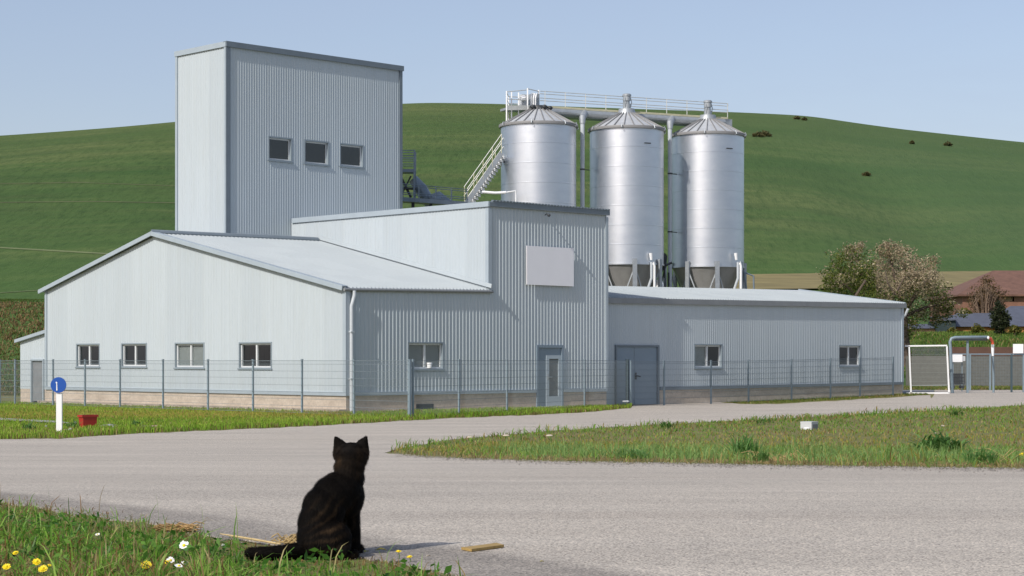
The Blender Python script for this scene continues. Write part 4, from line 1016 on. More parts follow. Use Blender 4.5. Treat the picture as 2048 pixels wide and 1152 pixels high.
q.beam(P(1823, 771, YG), P(1896, 770, YG), 0.03, 0.03); q.build('mesh_panel', M['gatewire'], gt)
# arch of pipe
ar = thing('pipe_arch', 'bent grey pipe arch with one end wrapped in red and white tape', 'arch', Vector((P(1903, 790, 79).x, 79, Z(P(1903, 790, 79).x, 79))))
q = MB(); q.tube([Vector((P(1905, 789, 79).x, 79, Z(P(1905, 789, 79).x, 79)-0.1)), P(1901, 700, 79), P(1900, 684, 79), P(1903, 677, 79), P(1910, 675, 79), P(1940, 674.5, 79), P(1975, 674.5, 79.6)], 0.066, 14); q.build('pipe', M['fence'], ar, smooth=True)
q = MB(); q.tube([P(1974, 674.5, 79.6), P(1981, 677, 79.7), P(1985, 684, 79.8), P(1985.5, 689, 79.8)], 0.062, 14); q.build('red_end', M['redtape'], ar, smooth=True)
q = MB(); q.tube([P(1985.5, 689, 79.8), P(1985, 712, 79.8)], 0.064, 14); q.ell(P(1976.5, 675.5, 79.4), (0.05, 0.05, 0.07)); q.build('white_end', M['white'], ar, smooth=True)
q = MB(); b_ = P(1986, 712, 79.8); q.tube([b_, P(1987, 760, 79.8), Vector((P(1987, 760, 79.8).x, 79.8, Z(b_.x, 79.8)-0.1))], 0.05, 12); q.build('leg', M['fence'], ar, smooth=True)
q = MB(); b_ = P(1935, 789, 79.2); q.beam(Vector((b_.x, 79.2, Z(b_.x, 79.2)-0.1)), P(1935, 680, 79.2), 0.085, 0.085); q.build('centre_post', M['fence'], ar)
q = MB(); q.beam(P(1907, 679.5, 75.6), P(1974, 679.5, 79.6), 0.05, 0.07); q.build('cable_tray', M['dark'], ar)
# yard fence behind
def yf(px, Y): return (P(px, 700, Y).x, Y)
def rail_fence(label, pxs, Y, ytop, posts, mesh=True):
    b0 = Vector((*yf(pxs[0], Y), Z(*yf(pxs[0], Y)))); root = thing('yard_fence', label, 'fence', b0)
    q = MB(); q.tube([P(pxs[0], ytop, Y), P(pxs[-1], ytop, Y)], 0.03, 8); q.build('top_rail', M['fence'], root)
    for px, m_ in posts:
        c_ = yf(px, Y); q = MB(); q.beam(Vector((*c_, Z(*c_)-0.1)), P(px, ytop-1, Y), 0.085, 0.07); q.build('post', m_, root)
    if mesh:
        q = MB()
        for py in np.arange(ytop+4, 770, 3.0 if ytop < 715 else 4): q.beam(P(pxs[0], py, Y+0.06), P(pxs[-1], py, Y+0.06), 0.008, 0.010)
        for px in np.arange(pxs[0], pxs[-1], 3.2): q.beam(P(px, ytop, Y+0.07), P(px, 771, Y+0.07), 0.006, 0.006)
        q.build('mesh_panel', M['wire'], root)
rail_fence('grey railed mesh fence across the back of the yard behind the pipe arch', (1905, 2140), 86.0, 708.5, [(1940, M['fence']), (1980, M['fence']), (2080, M['fence']), (2140, M['fence'])])
rail_fence('small grey pedestrian gate at the far right edge with a dark hinge post', (2020, 2049), 80.5, 709, [(2023, M['fence_d']), (2047, M['fence'])], mesh=False)
c_ = P(2038, 706, 80.4)
q = MB(); q.box((P(2026, 0, 80.4).x, 80.38, P(0, 706.5, 80.4).z), (P(2046.5, 0, 80.4).x, 80.41, P(0, 688, 80.4).z)); o = q.build('white_board', M['white'], loc=c_); tag(o, 'blank white board fixed above the pedestrian gate at the far right', 'board')
q = MB(); q.box((P(1898, 0, 100).x, 100, 0), (P(2300, 0, 100).x, 100.15, P(0, 694, 100).z)); bw = q.build('board_wall', M['brownwall'], loc=(P(1898, 0, 100).x, 100, 0)); tag(bw, 'low brown board wall behind the yard below the grassy slope', 'wall')
q = MB(); q.box((P(1812, 0, 96).x, 96, -.1), (P(2300, 0, 96).x, 96.06, P(0, 712, 96).z)); o = q.build('screen_net', M['net'], loc=(P(1812, 0, 96).x, 96, 0)); tag(o, 'grey brown privacy net stretched behind the yard fence', 'net')
q = MB(); c_ = P(1916, 725, 83); q.box((P(1905, 0, 83).x, 83, P(0, 724, 83).z), (P(1925, 0, 83).x, 83.4, P(0, 709, 83).z)); 
wb = thing('meter_cabinet', 'white meter cabinet on thin legs behind the pipe arch', 'cabinet', Vector((c_.x, 83, Z(c_.x, 83)))); q.build('cabinet_body', M['white'], wb)
for px in (1906, 1924): 
    a_ = P(px, 724, 83.2); q = MB(); q.beam(Vector((a_.x, a_.y, Z(a_.x, a_.y))), a_, 0.04, 0.04); q.build('leg', M['fence'], wb)
q = MB(); q.box((P(1924.6, 0, 83).x, 83.05, P(0, 722, 83).z), (P(1931, 0, 83).x, 83.3, P(0, 712, 83).z)); q.build('side_box', M['box_grey'], wb)
c_ = P(1917, 768, 82); tr_ = thing('wire_trolley', 'dark wire trolley parked beneath the white meter cabinet', 'trolley', Vector((c_.x, 82, Z(c_.x, 82))))
q = MB()
for py in (748, 755, 762, 768):
    for oy in (0, 0.5): q.tube([P(1904, py, 82)+Vector((0, oy, 0)), P(1929, py, 82)+Vector((0, oy, 0))], 0.02, 5)
for px in np.linspace(1904, 1929, 8):
    for oy in (0, 0.5): q.tube([P(px, 747, 82)+Vector((0, oy, 0)), P(px, 769, 82)+Vector((0, oy, 0))], 0.018, 5)
q.build('basket', M['dark'], tr_)
q = MB()
for px in (1907, 1926):
    b_ = P(px, 774, 82); q.tube([b_+Vector((0, 0.0, 0)), b_+Vector((0, 0.04, 0))], 0.07, 12); q.tube([b_+Vector((0, 0.45, 0)), b_+Vector((0, 0.49, 0))], 0.07, 12)
q.build('wheel', M['dark'], tr_)

# ------------------------------------------------------------------ village at the right
YB = 165.0
barn = thing('barn', 'big brown barn with a hipped tiled roof behind the low slate roofed sheds', 'barn', P(1990, 675, YB))
xl, xr_, ze = P(1925, 0, YB).x, P(2250, 0, YB).x, P(0, 590, YB).z; dpb = 13.0; zr_b = P(0, 541, YB+6.5).z
op = (P(2008, 0, YB).x, P(2028, 0, YB).x, P(0, 603, YB).z, P(0, 591, YB).z)
q = MB(); zb_ = 1.0
for a_, b_, c_, d_ in ((xl, op[0], zb_, ze), (op[1], xr_, zb_, ze), (op[0], op[1], zb_, op[2]), (op[0], op[1], op[3], ze)): q.add([(a_, YB, c_), (b_, YB, c_), (b_, YB, d_), (a_, YB, d_)], [(0, 1, 2, 3)])
q.add([(xl, YB, zb_), (xl, YB+dpb, zb_), (xl, YB+dpb, ze), (xl, YB, ze)], [(0, 1, 2, 3)]); q.add([(xr_, YB, zb_), (xr_, YB+dpb, zb_), (xr_, YB+dpb, ze), (xr_, YB, ze)], [(0, 1, 2, 3)]); q.add([(xl, YB+dpb, zb_), (xr_, YB+dpb, zb_), (xr_, YB+dpb, ze), (xl, YB+dpb, ze)], [(0, 1, 2, 3)])
q.build('wall', M['barnwall'], barn)
q = MB(); e_ = 0.5; rl, rr_ = P(1986, 0, YB+6.5).x, xr_-3
zt = ze-0.12
q.add([(xl-e_, YB-e_, zt), (xr_+e_, YB-e_, zt), (xr_+e_, YB+dpb+e_, zt), (xl-e_, YB+dpb+e_, zt), (rl, YB+6.5, zr_b), (rr_, YB+6.5, zr_b), (xl-e_, YB-e_, zt+.15), (xr_+e_, YB-e_, zt+.15), (xr_+e_, YB+dpb+e_, zt+.15), (xl-e_, YB+dpb+e_, zt+.15)],
    [(3, 2, 1, 0), (6, 7, 5, 4), (7, 8, 5), (8, 9, 4, 5), (9, 6, 4), (0, 1, 7, 6), (1, 2, 8, 7), (2, 3, 9, 8), (3, 0, 6, 9)])
q.build('roof', M['barnroof'], barn)
q = MB(); q.box((op[0], YB+0.5, op[2]), (op[1], YB+0.6, op[3])); q.build('hay_opening', mat('pale_hay', (0.5, 0.40, 0.24), 0.9, var=0.2), barn)
def low_house(name, label, px0, px1, Y, yb, ye, yr, depth, wm, rm, rl_in=0.0, cat='house'):
    x0, x1 = P(px0, 0, Y).x, P(px1, 0, Y).x; z0_, z1_ = P(0, yb+6, Y).z, P(0, ye, Y).z; zr2 = P(0, yr, Y+depth/2).z
    h = thing(name, label, cat, Vector((x0, Y, z0_)))
    q = MB(); q.box((x0, Y, z0_-.5), (x1, Y+depth, z1_)); q.build('wall', wm, h)
    e = 0.25; q = MB()
    A_ = [(x0-e, Y-e, z1_+.004), (x1+e, Y-e, z1_+.004), (x1+e, Y+depth+e, z1_+.004), (x0-e, Y+depth+e, z1_+.004), (x0-e+rl_in, Y+depth/2, zr2), (x1+e, Y+depth/2, zr2)]
    q.add(A_, [(3, 2, 1, 0), (0, 1, 5, 4), (2, 3, 4, 5), (1, 2, 5), (3, 0, 4)]); q.build('roof', rm, h)
    return h
low_house('slate_house', 'long low house with a dark slate roof and ochre wall, left of the dark conifer', 1911, 2012, 128.0, 664, 653.5, 626, 7, M['ochre'], M['slate'], 1.2)
low_house('slate_house', 'slate roofed house with ochre wall at the far right edge, behind the dark conifer', 2016, 2160, 124.0, 665, 653, 612, 9, M['ochre'], M['slate'], 1.6)
low_house('slate_house', 'small pink walled house with a slate roof below the big tree', 1836, 1877, 127.0, 667, 657, 648, 5, M['pinkwall'], M['slate'])
gs = thing('green_shed', 'dark green flat roofed shed between the pink walled house and the ochre house', 'shed', P(1894, 664, 126.0))
q = MB(); q.box((P(1876.5, 0, 126).x, 126, P(0, 670, 126).z), (P(1911.5, 0, 126).x, 129, P(0, 641, 126).z)); q.build('wall', M['greenshed'], gs)
q = MB(); q.hexa([(P(1872, 0, 126).x, 125.8, P(0, 640.5, 126).z), (P(1914, 0, 126).x, 125.8, P(0, 640.5, 126).z), (P(1934, 0, 126).x, 130, P(0, 630, 126).z), (P(1885, 0, 126).x, 130, P(0, 633, 126).z), (P(1872, 0, 126).x, 125.8, P(0, 638.5, 126).z), (P(1914, 0, 126).x, 125.8, P(0, 638.5, 126).z), (P(1934, 0, 126).x, 130, P(0, 628, 126).z), (P(1885, 0, 126).x, 130, P(0, 631, 126).z)]); q.build('roof', M['slate'], gs)
# ------------------------------------------------------------------ foliage helpers
def np_mesh(name, V, faces_flat, loop_tot, colors, material, parent=None, loc=None, smooth=False):
    root = parent
    while root is not None and root.parent is not None: root = root.parent
    o_loc = np.array(root.location if root is not None else (loc if loc is not None else (0, 0, 0)), float)
    me = bpy.data.meshes.new(name); nv = len(V)
    me.vertices.add(nv); me.vertices.foreach_set('co', (V-o_loc).astype(np.float32).ravel())
    me.loops.add(len(faces_flat)); me.loops.foreach_set('vertex_index', faces_flat.astype(np.int32))
    st = np.concatenate([[0], np.cumsum(loop_tot)[:-1]]).astype(np.int32)
    me.polygons.add(len(loop_tot)); me.polygons.foreach_set('loop_start', st)
    if smooth: me.polygons.foreach_set('use_smooth', np.ones(len(loop_tot), bool))
    if colors is not None:
        at = me.color_attributes.new('Col', 'FLOAT_COLOR', 'POINT')
        at.data.foreach_set('color', np.concatenate([colors, np.ones((nv, 1))], 1).astype(np.float32).ravel())
    me.materials.append(material); me.update(calc_edges=True); me.validate()
    o = bpy.data.objects.new(name, me); COL.objects.link(o)
    if parent is not None: o.parent = parent
    else: o.location = o_loc
    return o
def pn(x, y, s=1.0, seed=0):                     # cheap smooth noise in 0..1
    t = 0
    for i, (fx, fy, ph) in enumerate(((1.0, 0.7, 0.3), (-0.6, 1.3, 2.1), (2.1, -1.1, 4.0), (1.7, 2.3, 1.1), (-3.1, 1.9, 5.2), (3.7, 3.3, 0.7))):
        t = t+np.sin((x*fx+y*fy)*s+ph+seed*1.7)/(1+i*0.35)
    return np.clip(0.5+t/5.2, 0, 1)
def blades(name, base, h, w, col, lean=0.5, parent=None, seed=1):
    r = np.random.default_rng(seed); n_ = len(base)
    az = r.uniform(0, 2*PI, n_); bz = r.uniform(0, 2*PI, n_); ln = np.abs(r.normal(0, lean, n_))*h
    side = np.stack([np.cos(az), np.sin(az), np.zeros(n_)], 1)*(w/2)[:, None]
    bd = np.stack([np.cos(bz), np.sin(bz), np.zeros(n_)], 1)*ln[:, None]
    up = np.zeros((n_, 3)); up[:, 2] = h
    droop = np.zeros((n_, 3)); droop[:, 2] = -0.35*ln
    m1 = base+up*0.45+bd*0.18; m2 = base+up*0.78+bd*0.55+droop*0.3; tip = base+up+bd+droop
    V = np.stack([base-side, base+side, m1-side*0.9, m1+side*0.9, m2-side*0.6, m2+side*0.6, tip], 1).reshape(-1, 3)
    o = np.arange(n_)[:, None]*7
    fc = np.concatenate([o+np.array([[0, 1, 3, 2]]), o+np.array([[2, 3, 5, 4]]), o+np.array([[4, 5, 6]])], 1).ravel()
    lt = np.tile([4, 4, 3], n_)
    C_ = np.repeat(col, 7, axis=0)
    return np_mesh(name, V, fc, lt, C_, M['blade'], parent)
def mixc(a, b, t): return np.asarray(a)[None]*(1-t[:, None])+np.asarray(b)[None]*t[:, None]
G1, G2, G3 = (0.085, 0.205, 0.022), (0.18, 0.33, 0.042), (0.28, 0.40, 0.085)
DRY, STRAW, RUST = (0.30, 0.22, 0.085), (0.46, 0.36, 0.17), (0.20, 0.105, 0.035)
def grass_cols(x, y, n_, dry=0.2, seed=3, g=(G1, G2, G3), ps=1.2):
    r = np.random.default_rng(seed)
    t = np.clip(pn(x, y, ps, seed)*0.7+r.normal(0.15, 0.25, n_), 0, 1)
    c = np.where((t < 0.5)[:, None], mixc(g[0], g[1], np.clip(t*2, 0, 1)), mixc(g[1], g[2], np.clip(t*2-1, 0, 1)))
    d = r.uniform(0, 1, n_) < dry*(0.3+1.6*pn(x, y, ps*0.8, seed+5)**1.5)
    k = r.uniform(0, 1, n_)
    dc = np.where((k < 0.5)[:, None], mixc(DRY, STRAW, k*2), mixc(RUST, DRY, k*2-1))
    c = np.where(d[:, None], dc, c)
    return c*r.uniform(0.75, 1.2, (n_, 1))
def px_of(x, y, z): return CX+x/y*F, HZ+(EYE-z)/y*F
def v_isl(px):
    return np.interp(px, ISL_X, ISL_UP)+0.2*wob(px), np.interp(px, ISL_X, ISL_LO)+0.5*wob(px)
def stuff(o): o['kind'] = 'stuff'; return o

# foreground verge
FLOWERS = [(292, 1131), (73, 1124), (86, 1138), (98, 1131), (13, 1134), (31, 1106), (332, 1125), (797, 1103), (819, 1114), (368, 1091), (341, 1121), (358, 1132), (369, 1126), (195, 1069), (446, 1090)]
r = np.random.default_rng(11)
N = 150000
x = r.uniform(-4.2, 2.2, N); y = r.uniform(4.2, 12.5, N); z = tz(x, y); px, py = px_of(x, y, z)
edge = verge(px)+r.normal(0, 7, N)-4*pn(x*9, y*9)
dist = py-verge(px)
ok = (py > edge) & (dist > -14)
dens = np.clip(0.55+0.5*pn(x, y, 3.0, 2)+0.25*(dist > 40), 0, 1)*np.where(px > 700, 0.6, 1)
ok &= r.uniform(0, 1, N) < dens
x, y, z, px, py, dist = [a[ok] for a in (x, y, z, px, py, dist)]; n_ = len(x)
lush = np.clip(dist/90, 0, 1)
h = (0.012+0.050*lush*pn(x, y, 4, 1)+0.030*r.uniform(0, 1, n_)**2)*(1+0.9*(pn(x, y, 2.2, 7) > 0.62)*lush)
h = np.where(r.uniform(0, 1, n_) < 0.012*(0.4+lush), h+r.uniform(0.06, 0.16, n_), h)
cl = (px > 480) & (px < 740); h = np.where(cl, np.minimum(h, 0.012+0.016*r.uniform(0, 1, n_)**2), h)
h = np.where(cl & (py > 1128), h*1.6, h); h = np.where(cl & (r.uniform(0, 1, n_) < 0.006), r.uniform(0.04, 0.075, n_), h)
w = r.uniform(0.0022, 0.0055, n_)*(1+0.6*lush)
col = grass_cols(x, y, n_, dry=0.34, ps=3.0, g=((0.06, 0.165, 0.018), (0.18, 0.36, 0.04), (0.33, 0.49, 0.10)))
for fx, fy in FLOWERS:
    m_ = (np.abs(px-fx) < 11) & (py > fy); h = np.where(m_, np.minimum(h, np.maximum((py-fy-7)*y/F, 0.004)), h)
brown = (r.uniform(0, 1, n_) < np.clip(0.8-dist/50, 0.04, 0.8)*np.where(pn(x, y, 5, 6) > 0.5, 1.0, 0.55))
k = r.uniform(0, 1, n_); col = np.where(brown[:, None], mixc(RUST, STRAW, k**1.5)*r.uniform(0.6, 1.15, (n_, 1)), col)
stuff(blades('verge_grass', np.stack([x, y, z-0.003], 1), h, w, col, 1.05, seed=12))
# long arching stalks and broad blades standing out of the verge
N = 700; x3 = r.uniform(-3.4, 0.2, N); y3 = r.uniform(5.2, 10.2, N); z3 = tz(x3, y3); p3, q3 = px_of(x3, y3, z3)
ok = (q3-verge(p3) > 6) & ~((p3 > 470) & (p3 < 760) & (q3 < 1135)); x3, y3, z3, p3, q3 = [a[ok] for a in (x3, y3, z3, p3, q3)]; n3 = len(x3)
h3 = r.uniform(0.05, 0.15, n3)
for fx, fy in FLOWERS: m_ = (np.abs(p3-fx) < 13) & (q3 > fy); h3 = np.where(m_, 0.01, h3)
k = r.uniform(0, 1, n3); c3 = np.where((k < 0.65)[:, None], mixc((0.14, 0.34, 0.04), (0.34, 0.50, 0.13), k/0.65), mixc((0.40, 0.36, 0.14), (0.55, 0.46, 0.24), (k-0.65)/0.35))
stuff(blades('long_grass', np.stack([x3, y3, z3-0.003], 1), h3, r.uniform(0.0035, 0.0075, n3), c3, 0.9, seed=23))
# clover and plantain leaves low between the blades
def leaf_litter(name, pts, size, cols, seed, tilt=0.8, mat_=None):
    r = np.random.default_rng(seed); n_ = len(pts)
    a = r.normal(0, 1, (n_, 3)); a[:, 2] *= tilt; a /= np.linalg.norm(a, axis=1)[:, None]
    b = np.cross(a, r.normal(0, 1, (n_, 3))); b /= np.linalg.norm(b, axis=1)[:, None]
    a *= size[:, None]; b *= (size*r.uniform(0.35, 0.6, n_))[:, None]
    V = np.stack([pts-a, pts+b*0.9-a*0.2, pts+a, pts-b*0.9-a*0.2], 1).reshape(-1, 3)
    fc = np.arange(n_*4); return V, fc, np.full(n_, 4), np.repeat(cols, 4, axis=0)
N = 16000
x2 = r.uniform(-4, 0.6, N); y2 = r.uniform(4.5, 10.5, N); z2 = tz(x2, y2); p2, q2 = px_of(x2, y2, z2)
ok = (q2-verge(p2) > 14) & (pn(x2, y2, 3.3, 9) > 0.42); x2, y2, z2 = x2[ok], y2[ok], z2[ok]; n_ = len(x2)
V, fc, lt, cc = leaf_litter('c', np.stack([x2, y2, z2+r.uniform(0.005, 0.055, n_)], 1), r.uniform(0.007, 0.024, n_), grass_cols(x2, y2, n_, 0.08, g=((0.05, 0.15, 0.018), (0.10, 0.24, 0.03), (0.17, 0.32, 0.055))), 5, 0.7)
stuff(np_mesh('clover', V, fc, lt, cc, M['leaf']))

# loose gravel along the road edges
def gravel(name, pts, size, seed):
    r = np.random.default_rng(seed); n_ = len(pts); base = np.array([[1, 0, 0], [-.5, .87, 0], [-.5, -.87, 0], [.1, 0, .9]])
    a = r.uniform(0, 2*PI, n_); ca_, sa_ = np.cos(a), np.sin(a); sc_ = size[:, None]*r.uniform(0.6, 1.3, (n_, 1))
    V = np.stack([np.stack([(b[0]*ca_-b[1]*sa_), (b[0]*sa_+b[1]*ca_), np.full(n_, b[2])], 1)*sc_+pts for b in base], 1).reshape(-1, 3)
    o = np.arange(n_)[:, None]*4; fc = np.concatenate([o+np.array([[0, 1, 3]]), o+np.array([[1, 2, 3]]), o+np.array([[2, 0, 3]])], 1).ravel()
    k = r.uniform(0, 1, n_); c = mixc((0.22, 0.20, 0.18), (0.62, 0.57, 0.51), k)
    return np_mesh(name, V, fc, np.full(n_*3, 3), np.repeat(c, 4, axis=0), M['leaf'])
N = 14000; xx = r.uniform(-3.4, 1.6, N); yy = r.uniform(6, 11, N); zz = tz(xx, yy); qx, qy = px_of(xx, yy, zz); dd_ = verge(qx)-qy
ok = (dd_ > -12) & (dd_ < np.abs(r.normal(0, 22, N))); 
stuff(gravel('gravel', np.stack([xx, yy, zz+0.006], 1)[ok], r.uniform(0.0018, 0.0048, ok.sum()), 21))
N = 5000; qx = r.uniform(790, 2150, N); qy = np.interp(qx, ISL_X, ISL_LO)+np.abs(r.normal(0, 4, N))-2; gp = np.array([ground_hit(a, b) for a, b in zip(qx, qy)])
stuff(gravel('gravel', gp+np.array([0, 0, 0.006]), r.uniform(0.004, 0.011, N), 22))

# grass island
N = 230000
x = r.uniform(-3, 26, N); y = 18+r.uniform(0, 1, N)**1.25*62; z = tz(x, y); px, py = px_of(x, y, z)
iu, il = v_isl(px)
ok = (px > 772) & (py > iu+r.normal(0.6, 0.8, N)) & (py < il-np.abs(r.normal(0, 2.2, N))-0.5) & (px < 2300)
x, y, z, px, py, il, iu = [a[ok] for a in (x, y, z, px, py, il, iu)]; n_ = len(x)
dl = il-py; du = py-iu
tall = np.clip(1-np.abs(dl-16)/24, 0, 1)*np.clip((px-880)/160, 0, 1)
h = 0.05+0.05*pn(x, y, 1.3, 3)+0.26*tall*(0.15+1.2*pn(x*2.6, y*1.4, 1.0, 4)**1.4)*r.uniform(0.4, 1, n_)+0.10*np.clip(1-du/6, 0, 1)*pn(x, y, 0.9, 8)*2
keep = r.uniform(0, 1, n_) < np.clip(0.35+0.65*tall+0.25*(du < 8), 0, 1)
w = np.where(tall > 0.3, r.uniform(0.007, 0.017, n_), r.uniform(0.010, 0.022, n_))*np.clip(y/32, 0.75, 1.6)
dryf = np.clip(0.55*np.exp(-((dl/np.maximum(il-iu, 1)-0.52)/0.16)**2)+0.12, 0, 1)
col = grass_cols(x, y, n_, 0.25, ps=0.9)
cg = mixc((0.14, 0.27, 0.06), (0.32, 0.46, 0.15), r.uniform(0, 1, n_)); col = np.where((tall*(0.4+pn(x*2, y, 1, 4))+r.normal(0, 0.12, n_) > 0.45)[:, None], cg*r.uniform(0.75, 1.2, (n_, 1)), col)
k = r.uniform(0, 1, n_); dc = np.where((k < 0.6)[:, None], mixc((0.30, 0.275, 0.045), (0.44, 0.36, 0.085), k), mixc((0.36, 0.32, 0.07), (0.46, 0.36, 0.13), k))
col = np.where((r.uniform(0, 1, n_) < dryf)[:, None], dc, col)
eb = r.uniform(0, 1, n_) < np.clip(1.0-dl/11, 0, 0.8); col = np.where(eb[:, None], mixc(DRY, STRAW, k)*r.uniform(0.5, 1.1, (n_, 1)), col)
h = np.where(eb, np.minimum(h, 0.07), h)
x, y, z, h, w, col = x[keep], y[keep], z[keep], h[keep], w[keep], col[keep]
stuff(blades('island_grass', np.stack([x, y, z-0.01], 1), h, w, col, 1.0, seed=13))
# loose straw along the road edge of the island
N = 900; pxs_ = r.uniform(900, 2100, N); ys_ = np.interp(pxs_, ISL_X, ISL_LO)-np.abs(r.normal(0, 4, N))-1
bp_ = np.array([ground_hit(a, b) for a, b in zip(pxs_, ys_)]); n_ = N
stuff(blades('loose_straw', bp_+np.array([0, 0, 0.02]), r.uniform(0.01, 0.05, n_), r.uniform(0.006, 0.012, n_), mixc(DRY, STRAW, r.uniform(0, 1, n_)), 4.5, seed=15))

# lawn in front of the hall, to the road
N = 260000
x = r.uniform(-24, 7, N); y = r.uniform(33, 74, N); z = tz(x, y); px, py = px_of(x, y, z)
uu = (x-X0)*UX+(y-Y0)*UY; vv = (x-X0)*VX+(y-Y0)*VY
ok = (py < road_up(px)-np.abs(r.normal(0, 0.8, N))) & (px > -160) & (px < 1268) & ~((uu > -0.35) & (vv > -0.4))
ok &= ~((px < 152) & (py < np.interp(px, [-60, 0, 150], [841, 841, 851])-0.5) & (py > np.interp(px, [-60, 0, 118], [836, 836, 846])))
x, y, z, px, py = [a[ok] for a in (x, y, z, px, py)]; n_ = len(x)
de = road_up(px)-py
rough_ = np.clip(1-de/26, 0, 1)
h = 0.05+0.04*pn(x, y, 1.0, 3)+0.10*rough_*pn(x, y, 1.5, 5)+0.05*r.uniform(0, 1, n_)
w = r.uniform(0.012, 0.026, n_)
col = grass_cols(x, y, n_, 0.18, g=((0.15, 0.29, 0.025), (0.27, 0.43, 0.04), (0.36, 0.47, 0.07)), ps=0.5)
bandc = np.clip(0.62*np.exp(-((py-832)/9.0)**2)*(px < 700), 0, 1)
k = r.uniform(0, 1, n_); col = np.where((r.uniform(0, 1, n_) < bandc)[:, None], mixc((0.34, 0.32, 0.055), (0.46, 0.37, 0.09), k), col)
col = np.where((r.uniform(0, 1, n_) < np.clip(0.7-de/3, 0, 0.7))[:, None], mixc((0.12, 0.09, 0.03), (0.22, 0.17, 0.06), k), col)
stuff(blades('lawn_grass', np.stack([x, y, z-0.01], 1), h, w, col, 0.6, seed=14))
# strip in front of the long wing
N = 60000
x = r.uniform(6, 20, N); y = r.uniform(58, 84, N); z = tz(x, y); px, py = px_of(x, y, z); vv = (x-X0)*VX+(y-Y0)*VY
ok = (px > 1440) & (px < 1856) & (py < road_up(px)-np.abs(r.normal(0, 0.4, N))) & (vv < VW-0.08) & (py < np.interp(px, [1440, 1520, 1860], [805, 809, 790]))
x, y, z = x[ok], y[ok], z[ok]; n_ = len(x)
stuff(blades('strip_grass', np.stack([x, y, z-0.01], 1), 0.04+0.06*r.uniform(0, 1, n_), r.uniform(0.015, 0.03, n_), grass_cols(x, y, n_, 0.3, g=((0.085, 0.145, 0.02), (0.14, 0.20, 0.03), (0.17, 0.22, 0.045)), ps=0.6), 0.6, seed=16))
# yard grass, slope behind it
N = 24000
x = r.uniform(14, 40, N); y = r.uniform(86.5, 95.5, N); z = tz(x, y); n_ = N
stuff(blades('yard_grass', np.stack([x, y, z-0.01], 1), 0.05+0.10*r.uniform(0, 1, n_), r.uniform(0.03, 0.05, n_), grass_cols(x, y, n_, 0.3, g=((0.10, 0.16, 0.03), (0.16, 0.21, 0.04), (0.19, 0.23, 0.055)), ps=0.4), 0.6, seed=17))
N = 52000
x = r.uniform(17, 46, N); y = r.uniform(100.5, 131, N); z = tz(x, y); n_ = N
stuff(blades('slope_grass', np.stack([x, y, z-0.02], 1), 0.12+0.30*r.uniform(0, 1, n_)*pn(x, y, 0.5, 2), r.uniform(0.04, 0.07, n_), grass_cols(x, y, n_, 0.12, g=((0.09, 0.16, 0.025), (0.14, 0.23, 0.035), (0.20, 0.27, 0.06)), ps=0.35), 0.6, seed=18))
# brown bank at the left
N = 45000
x = r.uniform(-34, -14, N); y = r.uniform(84, 106.5, N); z = tz(x, y); n_ = N
hgt = np.clip(z/4.9, 0, 1); k = r.uniform(0, 1, n_); pp = pn(x, y, 0.6, 4)
col = np.where((r.uniform(0, 1, n_) < 0.25+0.6*hgt+0.3*(pp-0.5))[:, None], mixc((0.17, 0.115, 0.05), (0.40, 0.28, 0.14), k), mixc((0.09, 0.13, 0.025), (0.20, 0.21, 0.05), k))
col = np.where((hgt > 0.96)[:, None], mixc((0.07, 0.13, 0.02), (0.12, 0.17, 0.03), k), col)
stuff(blades('bank_grass', np.stack([x, y, z-0.02], 1), (0.10+0.22*r.uniform(0, 1, n_)*pp)*np.where(hgt > .96, .6, 1), r.uniform(0.04, 0.075, n_), col*r.uniform(0.7, 1.15, (n_, 1)), 0.9, seed=19))

# ------------------------------------------------------------------ weeds and flowers
def weed(name, label, px, py, hgt, nleaf, seed, cols, spread=0.5, tops=None, cat='weed'):
    r_ = random.Random(seed); g0 = ground_hit(px, py); root = thing(name, label, cat, g0)
    vs = []; fs = []; q = MB(); cs = []
    for i in range(nleaf):
        a = r_.uniform(0, 2*PI); L = hgt*r_.uniform(0.55, 1.1); ln = L*r_.uniform(0.15, spread); wd = hgt*(r_.uniform(0.022, 0.05) if cat == 'grass tuft' else r_.uniform(0.05, 0.11))
        d = Vector((math.cos(a), math.sin(a), 0)); s = Vector((-d.y, d.x, 0)); k0 = len(q.v)
        z0_ = r_.uniform(0, 0.3)*hgt; ro = hgt*spread*0.55*math.sqrt(r_.random()); ra = r_.uniform(0, 2*PI); gb = g0+Vector((math.cos(ra)*ro, math.sin(ra)*ro, 0)); L *= 1.1-0.45*ro/(hgt*spread*0.55)
        for t_, wf in ((0, 0.3), (0.3, 1), (0.65, 0.9), (1, 0.05)):
            c = gb+d*(ln*t_**1.4)+Vector((0, 0, z0_+L*(t_-0.35*t_*t_*spread)))
            q.v += [tuple(c-s*wd*wf*0.5), tuple(c+d*0.0+s*wd*wf*0.5)]
        for j in range(3): q.f.append([k0+2*j, k0+2*j+1, k0+2*j+3, k0+2*j+2])
        cc = cols[r_.randrange(len(cols))]; f_ = r_.uniform(0.7, 1.2); cs += [[c_*f_ for c_ in cc]]*8
    V = np.array(q.v); fc = np.array([i for f_ in q.f for i in f_]); np_mesh('foliage', V, fc, np.full(len(q.f), 4), np.array(cs), M['leaf'], root)
    st_ = MB(); st_.tube([g0-Vector((0, 0, .02)), g0+Vector((0.01, 0, hgt*0.5)), g0+Vector((0.02, 0.01, hgt*0.95))], [0.008, 0.006, 0.003], 5); st_.build('stem', M['stemgreen'], root)
    if tops:
        t_ = MB()
        for dx, dz in tops: t_.ell(g0+Vector((dx, 0, dz)), (0.013, 0.013, 0.011), nu=8, nv=5)
        t_.build('flower_head', M['pleaf'], root)
    return root
